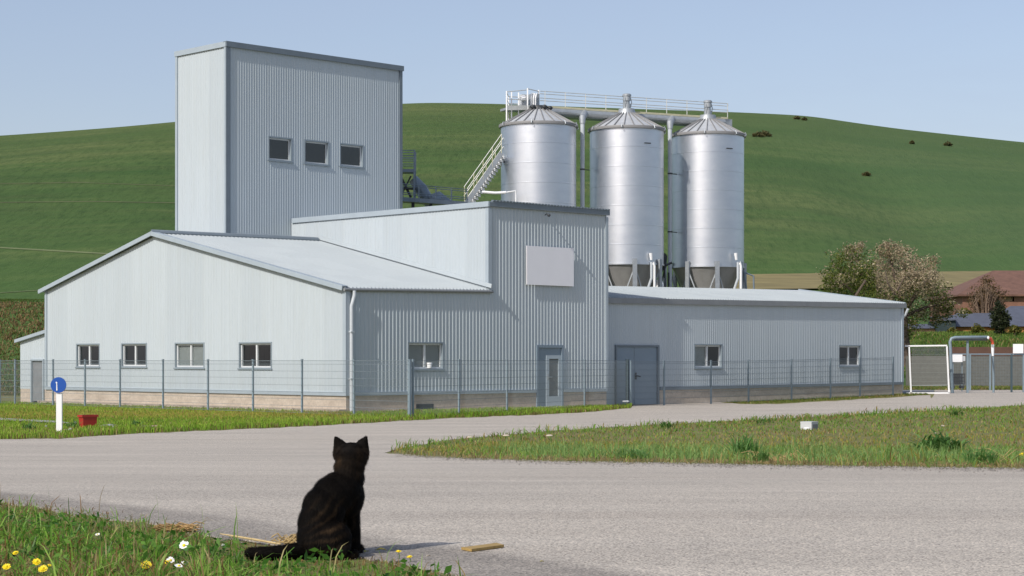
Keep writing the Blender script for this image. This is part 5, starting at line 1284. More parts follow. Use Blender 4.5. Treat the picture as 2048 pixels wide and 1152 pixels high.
M['stemgreen'] = mat('stem_green', (0.07, 0.13, 0.025), 0.6, var=0.2, vscale=20)
DK = [(0.06, 0.14, 0.025), (0.085, 0.18, 0.035), (0.11, 0.21, 0.05)]; LT = [(0.11, 0.25, 0.05), (0.17, 0.33, 0.09), (0.14, 0.28, 0.08)]
weed('dock_plant', 'dark broad leaved weed alone on the far island edge below the left wing window', 1335, 858, 0.26, 50, 1, DK, 1.1)
weed('thistle', 'tall dark leafy thistle with pale flower heads, largest weed in the grass island', 1880, 912, 0.42, 170, 2, DK+LT, 1.25, tops=((-0.06, 0.30), (0.03, 0.40), (0.05, 0.395)))
weed('grass_tuft', 'long bladed grass tuft flopping over the road edge near the tip of the island', 1265, 922, 0.24, 150, 3, LT, 1.7, cat='grass tuft')
weed('grass_tuft', 'tall upright grass tuft on the island edge left of the grey utility box', 1490, 918, 0.36, 130, 4, LT, 0.9, cat='grass tuft')
weed('grass_tuft', 'dark green tuft beside a fan of dry straw at the island edge', 1520, 927, 0.20, 90, 5, DK+LT, 0.9, cat='grass tuft')
weed('grass_tuft', 'light green grass tuft at the island edge near the right frame', 1960, 932, 0.26, 130, 6, LT, 1.1, cat='grass tuft')
weed('leafy_weed', 'low dark green leafy weed on the far edge of the island by the gate road', 1912, 833, 0.30, 50, 7, DK+LT[:1], 1.2)
weed('leafy_weed', 'low dark green weed patch on the far island edge left of the utility box', 1530, 849, 0.26, 44, 8, DK+LT[:1], 1.5)
weed('leafy_weed', 'dark green weed growing between the sign post and the red planter', 146, 860, 0.30, 36, 9, DK+LT[:1], 0.9)
weed('leafy_weed', 'green weed clump on the roadside left of the white sign post', 58, 862, 0.26, 40, 10, DK+LT, 1.1)
weed('leafy_weed', 'green weed clump beside the dark stump and the log', 268, 855, 0.24, 36, 31, DK+LT, 1.1)
weed('broad_leaf_plant', 'broad green leaves in the verge between the white daisies and the cat tail', 425, 1112, 0.06, 20, 32, [(0.035, 0.11, 0.02), (0.05, 0.14, 0.03)], 1.5)
weed('broad_leaf_plant', 'broad green leaves in the verge at the bottom left corner', 60, 1120, 0.09, 22, 33, [(0.04, 0.12, 0.02), (0.07, 0.16, 0.03)], 1.2)
for bx, by, bh, lb in ((150, 1080, .07, 'broad leaved rosette in the middle of the verge left of the lone white flower'), (212, 1125, .08, 'broad leaved rosette between the yellow flower pair and the big yellow dandelion'), (470, 1128, .05, 'flat broad leaved plant below the tip of the cat tail'), (20, 1060, .08, 'broad leaved plant at the left frame edge above the yellow flowers'), (398, 1140, .06, 'broad leaved plant at the bottom edge right of the daisies')):
    weed('broad_leaf_plant', lb, bx, by, bh, 22, bx, [(0.06, 0.18, 0.03), (0.09, 0.24, 0.04), (0.13, 0.29, 0.06)], 1.3)
weed('broad_leaf_plant', 'broad green leaves beneath the big yellow dandelion', 292, 1146, 0.05, 16, 34, [(0.035, 0.11, 0.02), (0.05, 0.14, 0.03)], 1.5)
M['petal_y'] = mat('dandelion_yellow', (0.86, 0.66, 0.012), 0.6, var=0.15, vscale=60)
M['petal_w'] = mat('daisy_white', (0.82, 0.82, 0.82), 0.6, var=0.05)
def flower(name, label, px, py, rad, kind, hgt=0.05, face=0.5, seed=0, group=None):
    r_ = random.Random(seed+px); g0 = ground_hit(px, py+hgt*520); Yf_ = g0.y
    head = P(px, py, Yf_); root = thing(name, label, 'flower', g0, group)
    n_ = Vector((r_.uniform(-.3, .3), -face, 1)).normalized()
    rot = Vector((0, 0, 1)).rotation_difference(n_).to_matrix()
    s = MB(); s.tube([g0-Vector((0, 0, .01)), (g0+head)/2+Vector((0.004, 0, 0)), head], 0.0016, 5); s.build('stem', M['stemgreen'], root)
    q = MB(); npet = 34 if kind == 'y' else 15
    rings = ((1.0, 0.12), (0.72, 0.35), (0.42, 0.5)) if kind == 'y' else ((1.0, 0.1),)
    for rr_, lift in rings:
        m_ = int(npet*rr_)
        for i in range(m_):
            a = 2*PI*(i+r_.uniform(-.3, .3))/m_; L = rad*rr_*r_.uniform(0.85, 1.1); wd = rad*(0.13 if kind == 'y' else 0.24)
            d = Vector((math.cos(a), math.sin(a), 0)); w_ = Vector((-d.y, d.x, 0)); lf = lift*r_.uniform(0.6, 1.4)
            pts = [d*(rad*0.1)-w_*wd*.4, d*(rad*0.1)+w_*wd*.4, d*(L*.6)+w_*wd+Vector((0, 0, L*.6*lf)), d*L+w_*wd*.5+Vector((0, 0, L*lf)), d*L-w_*wd*.5+Vector((0, 0, L*lf)), d*(L*.6)-w_*wd+Vector((0, 0, L*.6*lf))]
            q.add([head+rot @ p for p in pts], [(0, 1, 2, 5), (5, 2, 3, 4)])
    pe = q.build('petals', M['petal_y'] if kind == 'y' else M['petal_w'], root)
    c_ = MB(); k = 0.42 if kind == 'y' else 0.34
    c_.ell(head+n_*rad*0.1, (rad*k, rad*k, rad*(0.5 if kind == 'y' else 0.22)), rot, 12, 7); c_.build('flower_centre', M['petal_y'], root)
    return root
for i, (px, py, rad, kind, hg, fc_, lab) in enumerate((
        (292, 1131, .019, 'y', .045, .9, 'big yellow dandelion, rightmost of the yellow flowers left of the daisies'),
        (73, 1124, .015, 'y', .05, .9, 'yellow dandelion just above the pair with a small bud near the bottom left'),
        (86, 1138, .016, 'y', .045, .9, 'yellow dandelion with a small yellow bud touching its upper right'),
        (98, 1131, .008, 'y', .045, .5, 'small yellow bud touching the upper right of a dandelion'),
        (13, 1134, .014, 'y', .05, .9, 'yellow dandelion at the left edge of the photo'),
        (31, 1106, .011, 'y', .05, .6, 'small yellow dandelion farthest back near the left edge'),
        (332, 1125, .012, 'y', .045, .6, 'yellow flower half hidden beneath a white daisy'),
        (797, 1103, .010, 'y', .035, .3, 'lone yellow flower on a thin stem right of the cat'),
        (819, 1114, .011, 'y', .025, .3, 'orange yellow flower low on the road edge right of the lone yellow one'),
        (368, 1091, .019, 'w', .05, 1.6, 'large white daisy with a yellow eye facing the camera'),
        (341, 1121, .015, 'w', .05, .9, 'white daisy above the half hidden yellow flower'),
        (358, 1132, .016, 'w', .045, .3, 'drooping white daisy, lowest of the daisies'),
        (369, 1126, .014, 'w', .05, .3, 'white daisy with narrow petals just right of the drooping one'),
        (195, 1069, .010, 'w', .03, .5, 'small white flower alone in the middle of the verge'),
        (446, 1090, .007, 'w', .04, .5, 'tiny white flower left of the cat tail tip'))):
    flower('dandelion' if kind == 'y' else 'daisy', lab, px, py, rad, kind, hg, fc_, i, 'yellow flowers in the verge' if kind == 'y' else 'white daisies in the verge')
# pale twig along the verge
q = MB(); q.tube([ground_hit(a, b)+Vector((0, 0, 0.02)) for a, b in ((440, 1077), (475, 1083), (510, 1089), (548, 1096), (562, 1098))], [0.002, 0.0045, 0.005, 0.0045, 0.003], 6)
o = q.build('twig', mat('pale_twig', (0.50, 0.38, 0.19), 0.8, var=0.2, vscale=20), loc=ground_hit(440, 1077)); tag(o, 'pale dry stalk lying along the road edge left of the cat', 'twig')
def straw_fan(label, px, py, n_, L, cols, seed, up=0.3):
    r_ = random.Random(seed); g0 = ground_hit(px, py); q = MB()
    for i in range(n_):
        a = r_.uniform(-0.6, 0.6)+(PI if r_.random() < .5 else 0); l = L*r_.uniform(.5, 1.1); b = g0+Vector((r_.uniform(-.4, .4)*L, r_.uniform(-.3, .3)*L, r_.uniform(0.0, .02)))
        q.tube([b, b+Vector((math.cos(a)*l*.6, math.sin(a)*l*.6, l*up*r_.random())), b+Vector((math.cos(a)*l, math.sin(a)*l, l*up*.8*r_.random()))], 0.0022*max(1, g0.y/14), 4)
    o = q.build('dry_straw', cols, loc=g0); return tag(o, label, 'straw')
MS = mat('straw', (0.42, 0.30, 0.13), 0.8, var=0.3, vscale=9); MR = mat('rusty_straw', (0.34, 0.215, 0.085), 0.85, var=0.3, vscale=12)
straw_fan('clump of rusty dry grass on the road edge above the white daisies', 352, 1064, 110, 0.085, MR, 1, 0.3)
straw_fan('tuft of pale dry grass at the road edge touching the cat back', 578, 1091, 40, 0.06, MS, 2, 0.7)
straw_fan('fan of bright dry straw at the island edge beside the dark green tuft', 1548, 926, 46, 0.26, MS, 3, 0.5)
straw_fan('two crossed dry stalks at the island edge near the right frame', 2012, 929, 12, 0.4, MS, 4, 0.5)
# yellow flower at the right edge
flower('dandelion', 'yellow flower at the right edge of the photo in the island grass', 2044, 909, 0.03, 'y', 0.03, .4, 50, 'yellow flowers in the verge')

# ------------------------------------------------------------------ trees and bushes
def leaf_mesh(name, parent, blobs, Y, n_leaf, size, colfn, seed, loc=None, flat=0.9, shell=0.55):
    r = np.random.default_rng(seed); pts = []; tb = []
    tot = sum(b[2]**2 for b in blobs)
    for b in blobs:
        m_ = max(8, int(n_leaf*b[2]**2/tot)); c = np.array(P(b[0], b[1], Y+(b[3] if len(b) > 3 else 0))); rad = b[2]*Y/F
        d = r.normal(0, 1, (m_, 3)); d /= np.linalg.norm(d, axis=1)[:, None]; rr_ = rad*(shell+(1-shell)*r.uniform(0, 1, m_))**0.8
        lump = 1+0.28*np.sin(d[:, 0]*5+b[0])*np.cos(d[:, 2]*6+b[1])+0.16*np.sin(d[:, 1]*9+d[:, 0]*7)
        k = c+d*(rr_*lump)[:, None]*np.array([1, 1, flat])
        hole = pn(k[:, 0]*1.0+k[:, 1], k[:, 2]*1.3, 2.6/max(rad, .3), int(b[0]) % 7) > 0.36
        pts.append(k[hole]); tb.append((d[hole, 2]*0.5+0.5)*0+ (k[hole, 2]))
    pts = np.concatenate(pts); n_ = len(pts)
    V, fc, lt, cc = leaf_litter('l', pts, size*r.uniform(0.6, 1.3, n_), colfn(pts, r), seed)
    return np_mesh(name, V, fc, lt, cc, M['leaf'], parent, loc)
Yt_ = 106.0
g0 = ground_hit(1812, 679)
bt = thing('broad_tree', 'big spreading tree with dusty beige blossom over green leaves behind the long wing', 'tree', Vector((P(1812, 679, Yt_).x, Yt_, Z(P(1812, 679, Yt_).x, Yt_))))
blobs = [(1690, 530, 40), (1712, 508, 28, 1), (1680, 560, 42, -1), (1740, 560, 44), (1765, 530, 34, 1), (1768, 500, 21), (1788, 503, 26), (1808, 512, 24, -1), (1832, 535, 34, 1), (1858, 548, 28), (1846, 572, 40, -2), (1800, 560, 48, 2), (1795, 595, 44), (1872, 580, 30), (1888, 604, 24), (1850, 612, 38, 1), (1662, 575, 24), (1655, 553, 13), (1705, 585, 40), (1750, 600, 44, -2), (1835, 640, 24), (1818, 655, 20), (1880, 630, 26), (1902, 622, 16), (1870, 642, 16), (1925, 628, 12), (1812, 672, 13), (1735, 540, 30, -2), (1822, 560, 36, -2), (1722, 490, 12), (1775, 488, 11), (1868, 520, 14), (1700, 497, 14)]
def tree_col(p, r):
    n_ = len(p); px, py = px_of(p[:, 0], p[:, 1], p[:, 2]); k = r.uniform(0, 1, n_)
    green = np.where((k < 0.5)[:, None], mixc((0.05, 0.085, 0.014), (0.10, 0.15, 0.026), k*2), mixc((0.11, 0.15, 0.03), (0.22, 0.24, 0.04), k*2-1))
    beige = mixc((0.26, 0.205, 0.12), (0.60, 0.50, 0.34), k)
    f = np.clip(0.66-(py-560)/120+0.7*(pn(p[:, 0]*1.0, p[:, 2]*1.0, 1.3, 3)-0.5)+0.24*(px > 1750)-0.48*(px < 1752), 0.06, 0.92)
    return np.where((r.uniform(0, 1, n_) < f)[:, None], beige, green)*r.uniform(0.7, 1.2, (n_, 1))
leaf_mesh('crown', bt, blobs, Yt_, 38000, 0.072, tree_col, 41, shell=0.3)
q = MB(); tb = bt.location
def limb(q, pts, r0, r1):
    pts = [P(x_, y_, Yt_+dy) for x_, y_, dy in pts]; k = len(pts); q.tube(pts, [r0+(r1-r0)*i/(k-1) for i in range(k)], 8)
q.tube([tb-Vector((0, 0, .3)), tb+Vector((-0.05, 0, 1.0)), P(1806, 632, Yt_)], [0.34, 0.28, 0.24], 10)
limb(q, [(1806, 634, 0), (1780, 600, 0), (1748, 575, 0), (1720, 545, 0), (1700, 520, 0)], 0.2, 0.04)
limb(q, [(1806, 634, 0), (1800, 590, .4), (1788, 550, .4), (1778, 505, .3)], 0.19, 0.04)
limb(q, [(1804, 630, 0), (1828, 595, -.5), (1850, 565, -.5), (1862, 540, -.4)], 0.16, 0.03)
limb(q, [(1806, 634, 0), (1850, 615, .3), (1895, 605, .3)], 0.13, 0.03)
limb(q, [(1775, 596, 0), (1725, 600, -1), (1690, 570, -1.2), (1665, 560, -1)], 0.12, 0.03)
limb(q, [(1712, 592, -2.2), (1720, 578, -2.3), (1732, 560, -2.3)], 0.09, 0.06)
limb(q, [(1792, 585, -2.4), (1800, 570, -2.5), (1815, 545, -2.4)], 0.07, 0.03)
limb(q, [(1790, 590, -2.4), (1775, 565, -2.6), (1770, 540, -2.4)], 0.06, 0.02)
q.build('trunk', M['bark'], bt, smooth=True)
# bare autumn bush
Yb_ = 133.0
bb = thing('bare_bush', 'half bare brownish shrub with upright twigs in front of the barn', 'bush', P(1972, 652, Yb_))
r_ = random.Random(5); q = MB()
for i in range(62):
    a = r_.uniform(-1, 1); b0_ = P(1972+a*12, 654, Yb_+r_.uniform(-1, 1)); t_ = P(1972+a*36+r_.uniform(-5, 5), 556+abs(a)*40+r_.uniform(0, 26), Yb_+r_.uniform(-1.5, 1.5))
    m_ = b0_.lerp(t_, 0.5)+Vector((r_.uniform(-.15, .15), 0, .1)); q.tube([b0_, m_, t_], [0.05, 0.035, 0.012], 5)
    for k in range(3):
        s_ = b0_.lerp(t_, r_.uniform(.4, .9)); q.tube([s_, s_+Vector((r_.uniform(-.5, .5), r_.uniform(-.3, .3), r_.uniform(.2, .7)))], [0.02, 0.008], 4)
q.build('trunk', M['twigs'] if 'twigs' in M else mat('twig_brown', (0.20, 0.14, 0.095), 0.9, var=0.3), bb)
leaf_mesh('crown', bb, [(1968, 585, 28), (1990, 590, 26), (1952, 605, 22), (1975, 562, 16), (1999, 610, 16), (1958, 630, 18)], Yb_, 3600, 0.085, lambda p, r: mixc((0.07, 0.06, 0.03), (0.25, 0.15, 0.06), r.uniform(0, 1, len(p))**1.5), 42, shell=0.1)
Yc_ = 122.0
cb2 = thing('dark_conifer', 'dark green bushy conifer standing before the slate roofed houses', 'tree', P(2000, 664, Yc_))
leaf_mesh('crown', cb2, [(2000, 640, 17), (1990, 630, 12), (2010, 634, 13), (2001, 618, 12), (2000, 655, 15), (1996, 608, 7), (2012, 648, 10), (1988, 650, 9)], Yc_, 4200, 0.09, lambda p, r: mixc((0.016, 0.026, 0.012), (0.06, 0.075, 0.03), r.uniform(0, 1, len(p))), 43, shell=0.3)
q = MB(); q.tube([P(2000, 668, Yc_), P(2000, 640, Yc_), P(2000, 612, Yc_)], [0.14, 0.1, 0.03], 7); q.build('trunk', M['bark'], cb2)
# shrubs by the houses
for i, (px, py, rr, Y_, lab) in enumerate(((1905, 664, 8, 124.5, 'small yellowing bush at the foot of the green shed'), (1955, 660, 10, 122.5, 'low yellow green bush in front of the ochre house wall'), (2030, 660, 9, 121, 'low bush right of the dark conifer'), (1930, 628, 11, 131.5, 'small green bush on the slope between the big tree and the barn'))):
    b_ = P(px, py, Y_); s_ = thing('garden_bush', lab, 'bush', Vector((b_.x, Y_, Z(b_.x, Y_))))
    leaf_mesh('foliage', s_, [(px, py-rr*.3, rr), (px-rr*.8, py, rr*.7), (px+rr*.8, py+1, rr*.7)], Y_, 900, 0.09, lambda p, r: mixc((0.06, 0.085, 0.015), (0.22, 0.19, 0.04), r.uniform(0, 1, len(p))), 60+i, shell=0.2)
    q = MB(); q.tube([s_.location-Vector((0, 0, .1)), Vector(P(px, py, Y_))], [0.05, 0.02], 5); q.build('stem', M['bark'], s_)
# scattered hillside bushes
for i, (px, py, rr, lab) in enumerate(((1517, 272, 9, 'low brownish hillside bush right of the silos, left one of a pair'), (1531, 271, 10, 'low brownish hillside bush right of the silos, right one of a pair'), (1594, 237, 5, 'tiny dark bush on the hill skyline, left of two'), (1609, 239, 4, 'tiny dark bush on the hill skyline, right of two'), (1733, 350, 6, 'small brown bush in the middle of the right hillside fold'), (1896, 290, 6, 'small dark bush high on the far right hillside'), (1824, 286, 4, 'tiny brown scrub on the hillside near the right skyline'))):
    g0 = ground_hit(px, py+2); s_ = thing('hill_bush', lab, 'bush', g0, 'bushes dotted over the hillside')
    leaf_mesh('foliage', s_, [(px, py-rr*.5, rr*.8), (px-rr*.8, py-rr*.2, rr*.6), (px+rr*.7, py-rr*.1, rr*.6)], g0.y, 420, 0.32, lambda p, r: mixc((0.07, 0.085, 0.03), (0.19, 0.16, 0.07), r.uniform(0, 1, len(p))), 80+i, shell=0.2, flat=0.6)
    q = MB(); q.tube([g0-Vector((0, 0, .3)), g0+Vector((0.1, 0, rr*.5*g0.y/F))], [0.15, 0.05], 5); q.build('stem', M['bark'], s_)

# ------------------------------------------------------------------ the cat
CS = 7.1/F; CYc = 7.1; CZ = 0.834+0.006
def cp_(px, py, dy=0.0): return Vector(((px-CX)*CS, CYc+dy, CZ+(1117-py)*CS))
def ce(q, px, py, rx, ry_m, rz, dy=0.0, rot=None): q.ell(cp_(px, py, dy), (rx*CS, ry_m, rz*CS), rot, 24, 16)
def capsule(q, pts, n=16):
    """chain of tapered tubes with round ends; pts = (px, py, radius_px, dy)"""
    for (a, b) in zip(pts[:-1], pts[1:]):
        q.tube([cp_(a[0], a[1], a[3]), cp_(b[0], b[1], b[3])], [a[2]*CS, b[2]*CS], n)
    for a in pts: q.ell(cp_(a[0], a[1], a[3]), (a[2]*CS,)*3, None, n, 10)
cat = thing('cat', 'dark tabby cat sitting on the road edge with its back to the camera', 'cat', cp_(655, 1117))
q = MB()
ce(q, 640, 1076, 46, 0.085, 41, 0.00)          # rump
ce(q, 634, 1052, 39, 0.080, 48, 0.02)
ce(q, 645, 1022, 43, 0.085, 46, 0.045)         # middle back
ce(q, 662, 996, 42, 0.085, 40, 0.08)           # ribcage
ce(q, 676, 984, 42, 0.080, 36, 0.10)           # shoulders
ce(q, 691, 1000, 31, 0.075, 44, 0.14)          # chest
ce(q, 692, 962, 31, 0.06, 34, 0.12)            # neck
ce(q, 693, 940, 31, 0.058, 26, 0.13)
ce(q, 696, 920, 32, 0.056, 27, 0.14)           # skull
ce(q, 680, 928, 15, 0.03, 14, 0.15); ce(q, 713, 927, 15, 0.03, 14, 0.15)   # cheeks
ce(q, 697, 930, 16, 0.03, 12, 0.19)            # muzzle
ce(q, 697, 903, 24, 0.04, 12, 0.14)            # crown of the head
capsule(q, [(694, 1000, 22, 0.15), (698, 1040, 15, 0.155), (702, 1075, 11.5, 0.16), (704, 1104, 10, 0.16)])
ce(q, 708, 1108, 13, 0.035, 9, 0.17)           # front paw
capsule(q, [(680, 1000, 20, 0.20), (686, 1050, 13, 0.205), (690, 1104, 10, 0.21)])
ce(q, 694, 1109, 12, 0.03, 8, 0.22)            # other front paw
ce(q, 664, 1078, 40, 0.060, 36, -0.035, Matrix.Rotation(R(-18), 3, 'Y'))   # near thigh
ce(q, 676, 1090, 26, 0.05, 24, -0.03)
capsule(q, [(655, 1108, 9, -0.05), (690, 1109, 8.5, -0.03), (710, 1109, 9, -0.015)])  # hind foot
ce(q, 622, 1085, 26, 0.06, 30, 0.05)
capsule(q, [(626, 1094, 19, 0.0), (605, 1101, 17, -0.03), (575, 1105, 15, -0.05), (545, 1107, 14, -0.06), (520, 1107, 13, -0.06), (508, 1106, 11.5, -0.06)])  # tail
def ear(q, b0, b1, tip, dy):
    """curved ear shell: base arc from b0 to b1, tip above"""
    A, Bq, T = cp_(*b0, dy), cp_(*b1, dy), cp_(*tip, dy-0.002)
    mid = (A+Bq)/2; ring = []; th = 0.008
    vs = []
    for lvl, s in enumerate((0.0, 0.35, 0.7, 0.90)):
        a = A.lerp(T, s); b = Bq.lerp(T, s); w_ = (b-a); bw = w_*0.16*math.sin(PI*min(s*1.15, 1)); a = a-bw; b = b+bw
        bul = Vector((w_.z, 0, -w_.x))*0
        for t_ in np.linspace(0, 1, 7):
            c = a.lerp(b, t_); vs.append(c+Vector((0, -0.016*(1-s)*math.sin(PI*t_)-0.003, 0.0)))
        for t_ in np.linspace(1, 0, 7):
            c = a.lerp(b, t_); vs.append(c+Vector((0, 0.006*(1-s)*math.sin(PI*t_)+0.005*(1-0.5*s), 0.0)))
    k = 14; fs = []
    for l in range(3):
        for i in range(k): fs.append((l*k+i, l*k+(i+1) % k, (l+1)*k+(i+1) % k, (l+1)*k+i))
    fs.append(tuple(range(k))[::-1]); fs.append(tuple(3*k+i for i in range(k)))
    q.add(vs, fs)
ear(q, (661.5, 924), (689, 899), (661.5, 875), 0.14)
ear(q, (703, 899), (731, 924), (729.5, 874), 0.14)
me = bpy.data.meshes.new('tmp'); me.from_pydata(q.v, [], q.f); tmp = bpy.data.objects.new('tmp', me); COL.objects.link(tmp)
bmx = bmesh.new(); bmx.from_mesh(me); bmesh.ops.recalc_face_normals(bmx, faces=bmx.faces); bmx.to_mesh(me); bmx.free()
rm = tmp.modifiers.new('r', 'REMESH'); rm.mode = 'VOXEL'; rm.voxel_size = 0.0034
sm = tmp.modifiers.new('s', 'SMOOTH'); sm.factor = 0.5; sm.iterations = 7
dg = bpy.context.evaluated_depsgraph_get(); ev = tmp.evaluated_get(dg); bm_ = bpy.data.meshes.new_from_object(ev)
bpy.data.objects.remove(tmp)
CV = np.zeros(len(bm_.vertices)*3); bm_.vertices.foreach_get('co', CV); CV = CV.reshape(-1, 3)
bm_.calc_loop_triangles(); TR = np.zeros(len(bm_.loop_triangles)*3, int); bm_.loop_triangles.foreach_get('vertices', TR); TR = TR.reshape(-1, 3)
def cat_col(p):
    """tabby markings fixed to the coat, in linear colour"""
    X = (p[:, 0]/CS)+CX; Zp = 1117-(p[:, 2]-CZ)/CS
    lowf = np.clip((Zp-1040)/40, 0, 1)
    flow = (X-640)*(0.80-0.62*lowf)+(Zp-1000)*(0.62+0.3*lowf)
    st = 0.5+0.5*np.sin(flow*0.33+5.0*pn(p[:, 0], p[:, 2], 22, 2))
    side = np.clip(1-np.abs(X-668)/62, 0, 1)*np.clip((Zp-985)/40, 0, 1)
    nk = np.clip(1-np.abs(Zp-930)/34, 0, 1)*(0.35+0.65*(np.abs(X-694) > 14))
    fr = pn(p[:, 0], p[:, 2], 60, 5)
    m_ = np.clip((st**3)*side*1.0+nk*0.75*(0.5+0.5*fr)+0.05, 0, 1)*(0.4+0.6*fr)
    c = mixc((0.0024, 0.0019, 0.0016), (0.050, 0.031, 0.016), m_)
    w_ = np.clip(1-np.hypot((X-689)/13, (Zp-1094)/15), 0, 1); c = c*(1-w_[:, None])+np.array([[0.06, 0.05, 0.045]])*w_[:, None]
    return c
M['cat'] = leaf_mat('cat_coat', 0.75, 0.0)
M['cat'].node_tree.nodes['Principled BSDF'].inputs['Specular IOR Level'].default_value = 0.12
V = CV.copy(); npoly = len(bm_.polygons); lt = np.zeros(npoly, int); bm_.polygons.foreach_get('loop_total', lt)
lv = np.zeros(len(bm_.loops), int); bm_.loops.foreach_get('vertex_index', lv)
cb_obj = np_mesh('body', V, lv, lt, cat_col(V), M['cat'], cat, smooth=True)
# short coat of hairs
r = np.random.default_rng(77)
a_, b_, c_ = CV[TR[:, 0]], CV[TR[:, 1]], CV[TR[:, 2]]
nr = np.cross(b_-a_, c_-a_); ar = np.linalg.norm(nr, axis=1); nr /= np.maximum(ar, 1e-12)[:, None]
NH = 60000; idx = r.choice(len(ar), NH, p=ar/ar.sum()); s = r.uniform(0, 1, (NH, 2)); fl = s.sum(1) > 1; s[fl] = 1-s[fl]
p0 = a_[idx]+(b_[idx]-a_[idx])*s[:, :1]+(c_[idx]-a_[idx])*s[:, 1:]; nn = nr[idx]
Xp = p0[:, 0]/CS+CX; Zp = 1117-(p0[:, 2]-CZ)/CS
down = np.tile(np.array([[-0.12, -0.1, -1.0]]), (NH, 1)); tail = (Zp > 1088) & (Xp < 615); down[tail] = [-1, 0, 0.05]; down[Zp < 903] = [0, -0.2, 0.6]
down -= nn*np.sum(down*nn, 1)[:, None]; down /= np.maximum(np.linalg.norm(down, axis=1), 1e-6)[:, None]
dr_ = down+nn*r.uniform(0.25, 0.6, (NH, 1))+r.normal(0, 0.14, (NH, 3)); dr_ /= np.linalg.norm(dr_, axis=1)[:, None]
L = r.uniform(0.008, 0.019, NH)*np.where(Zp < 905, 0.4, 1)*np.where((Zp < 1000) & (Zp > 930), 1.1, 1)
sd_ = np.cross(dr_, nn); sd_ /= np.maximum(np.linalg.norm(sd_, axis=1), 1e-6)[:, None]; sd_ *= 0.0009
V = np.stack([p0-sd_-nn*0.001, p0+sd_-nn*0.001, p0+dr_*L[:, None]*0.6+sd_*0.7, p0+dr_*L[:, None]*0.6-sd_*0.7, p0+dr_*L[:, None]-nn*(L*0.15)[:, None]], 1).reshape(-1, 3)
o_ = np.arange(NH)[:, None]*5
fc = np.concatenate([o_+np.array([[0, 1, 2, 3]]), o_+np.array([[3, 2, 4]])], 1).ravel()
np_mesh('fur', V, fc, np.tile([4, 3], NH), np.repeat(cat_col(p0)*r.uniform(0.6, 1.3, (NH, 1)), 5, axis=0), M['cat'], cat)
# face on the far side: eyes, nose
q = MB()
for sx in (-1, 1): q.ell(cp_(697+sx*12, 919, 0.191), (0.010, 0.008, 0.010), None, 12, 8)
q.build('eyes', mat('cat_eye', (0.35, 0.32, 0.04), 0.1), cat, smooth=True)
q = MB(); q.ell(cp_(697, 927, 0.221), (0.007, 0.005, 0.005), None, 10, 6); q.build('nose', mat('cat_nose', (0.05, 0.025, 0.022), 0.4), cat, smooth=True)
q = MB()
for sx in (-1, 1):
    for k in range(5):
        a0 = cp_(697+sx*9, 931+k, 0.215); q.tube([a0, a0+Vector((sx*0.03, 0.004, 0.004-0.004*k)), a0+Vector((sx*0.055, -0.004, -0.002-0.007*k))], [0.0006, 0.0005, 0.0002], 4)
q.build('whiskers', M['white'], cat)

# ------------------------------------------------------------------ camera, sun, sky
cam = bpy.data.cameras.new('camera'); co = bpy.data.objects.new('camera', cam); COL.objects.link(co)
co.location = (0, 0, EYE); co.rotation_euler = (R(90), 0, 0)
cam.sensor_width = 36; cam.lens = F/2048*36; cam.shift_y = (HZ-576)/2048; cam.clip_start = 0.1; cam.clip_end = 5000
scene.camera = co
AZ, EL = R(38.0), R(38.0)                      # light travels towards the right and away from the camera
sun = bpy.data.lights.new('sun', 'SUN'); so = bpy.data.objects.new('sun', sun); COL.objects.link(so)
sun.energy = 3.2; sun.angle = R(0.5); sun.color = (1.0, 0.945, 0.87)
tv = Vector((math.sin(AZ)*math.cos(EL), math.cos(AZ)*math.cos(EL), -math.sin(EL)))
so.rotation_euler = tv.to_track_quat('-Z', 'Y').to_euler(); so.location = (-20, -20, 30)
w = bpy.data.worlds.new('World'); scene.world = w; w.use_nodes = True
nt = w.node_tree; bg = nt.nodes['Background']
sky = nt.nodes.new('ShaderNodeTexSky'); sky.sky_type = 'NISHITA'; sky.sun_disc = False
sky.sun_elevation = EL
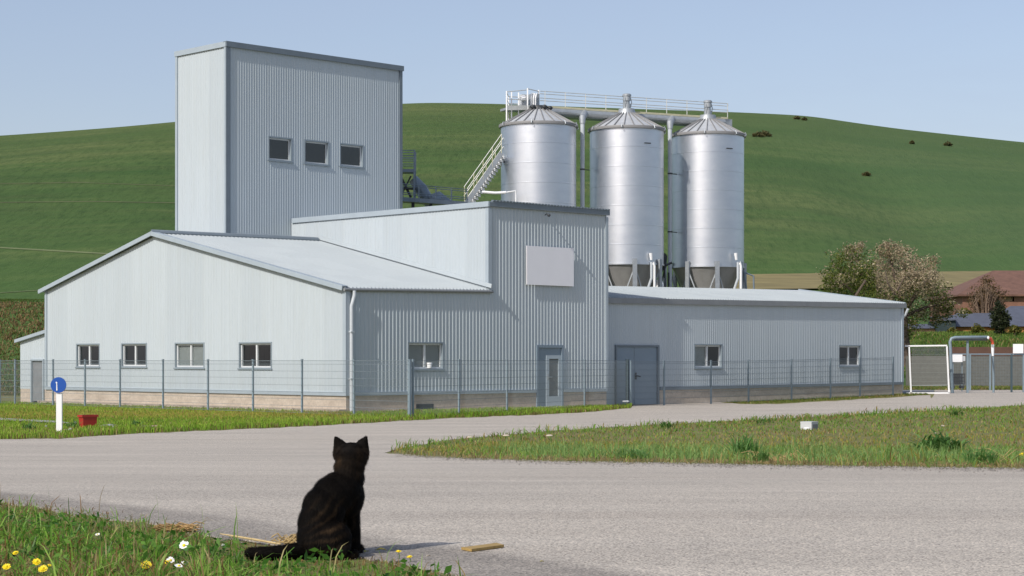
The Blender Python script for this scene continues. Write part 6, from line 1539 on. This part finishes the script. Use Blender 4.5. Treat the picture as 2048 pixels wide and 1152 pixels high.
sv = -tv                                        # direction to the sun
sky.sun_rotation = math.atan2(sv.x, sv.y)
sky.air_density = 1.0; sky.dust_density = 1.6; sky.ozone_density = 0.9; sky.altitude = 0
tint = nt.nodes.new('ShaderNodeMix'); tint.data_type = 'RGBA'; tint.blend_type = 'MULTIPLY'; tint.inputs[0].default_value = 1.0; tint.inputs[7].default_value = (1.06, 0.975, 0.985, 1)
nt.links.new(sky.outputs[0], tint.inputs[6]); 
# thin high haze: evens the sky out and leaves faint pale veils
tcw = nt.nodes.new('ShaderNodeTexCoord'); mpw = nt.nodes.new('ShaderNodeMapping'); mpw.inputs['Scale'].default_value = (1.0, 1.0, 3.2)
nzw = nt.nodes.new('ShaderNodeTexNoise'); nzw.inputs['Scale'].default_value = 5.0; nzw.inputs['Detail'].default_value = 7; nzw.inputs['Roughness'].default_value = 0.6; nzw.inputs['Distortion'].default_value = 0.6
nt.links.new(tcw.outputs['Generated'], mpw.inputs['Vector']); nt.links.new(mpw.outputs[0], nzw.inputs['Vector'])
rw = nt.nodes.new('ShaderNodeValToRGB'); rw.color_ramp.elements[0].position = 0.40; rw.color_ramp.elements[0].color = (0.30, 0.30, 0.30, 1); rw.color_ramp.elements[1].position = 0.72; rw.color_ramp.elements[1].color = (0.46, 0.46, 0.46, 1)
nt.links.new(nzw.outputs['Fac'], rw.inputs['Fac'])
hz = nt.nodes.new('ShaderNodeMix'); hz.data_type = 'RGBA'; hz.inputs[7].default_value = (3.15, 3.75, 5.0, 1)
nt.links.new(rw.outputs['Color'], hz.inputs[0]); nt.links.new(tint.outputs[2], hz.inputs[6]); nt.links.new(hz.outputs[2], bg.inputs['Color']); bg.inputs['Strength'].default_value = 0.12
scene.view_settings.view_transform = 'Standard'; scene.view_settings.look = 'None'
scene.view_settings.exposure = 0.22; scene.view_settings.gamma = 1.0
scene.cycles.max_bounces = 6; scene.cycles.diffuse_bounces = 3; scene.cycles.glossy_bounces = 3; scene.cycles.transparent_max_bounces = 12
scene.cycles.use_denoising = True
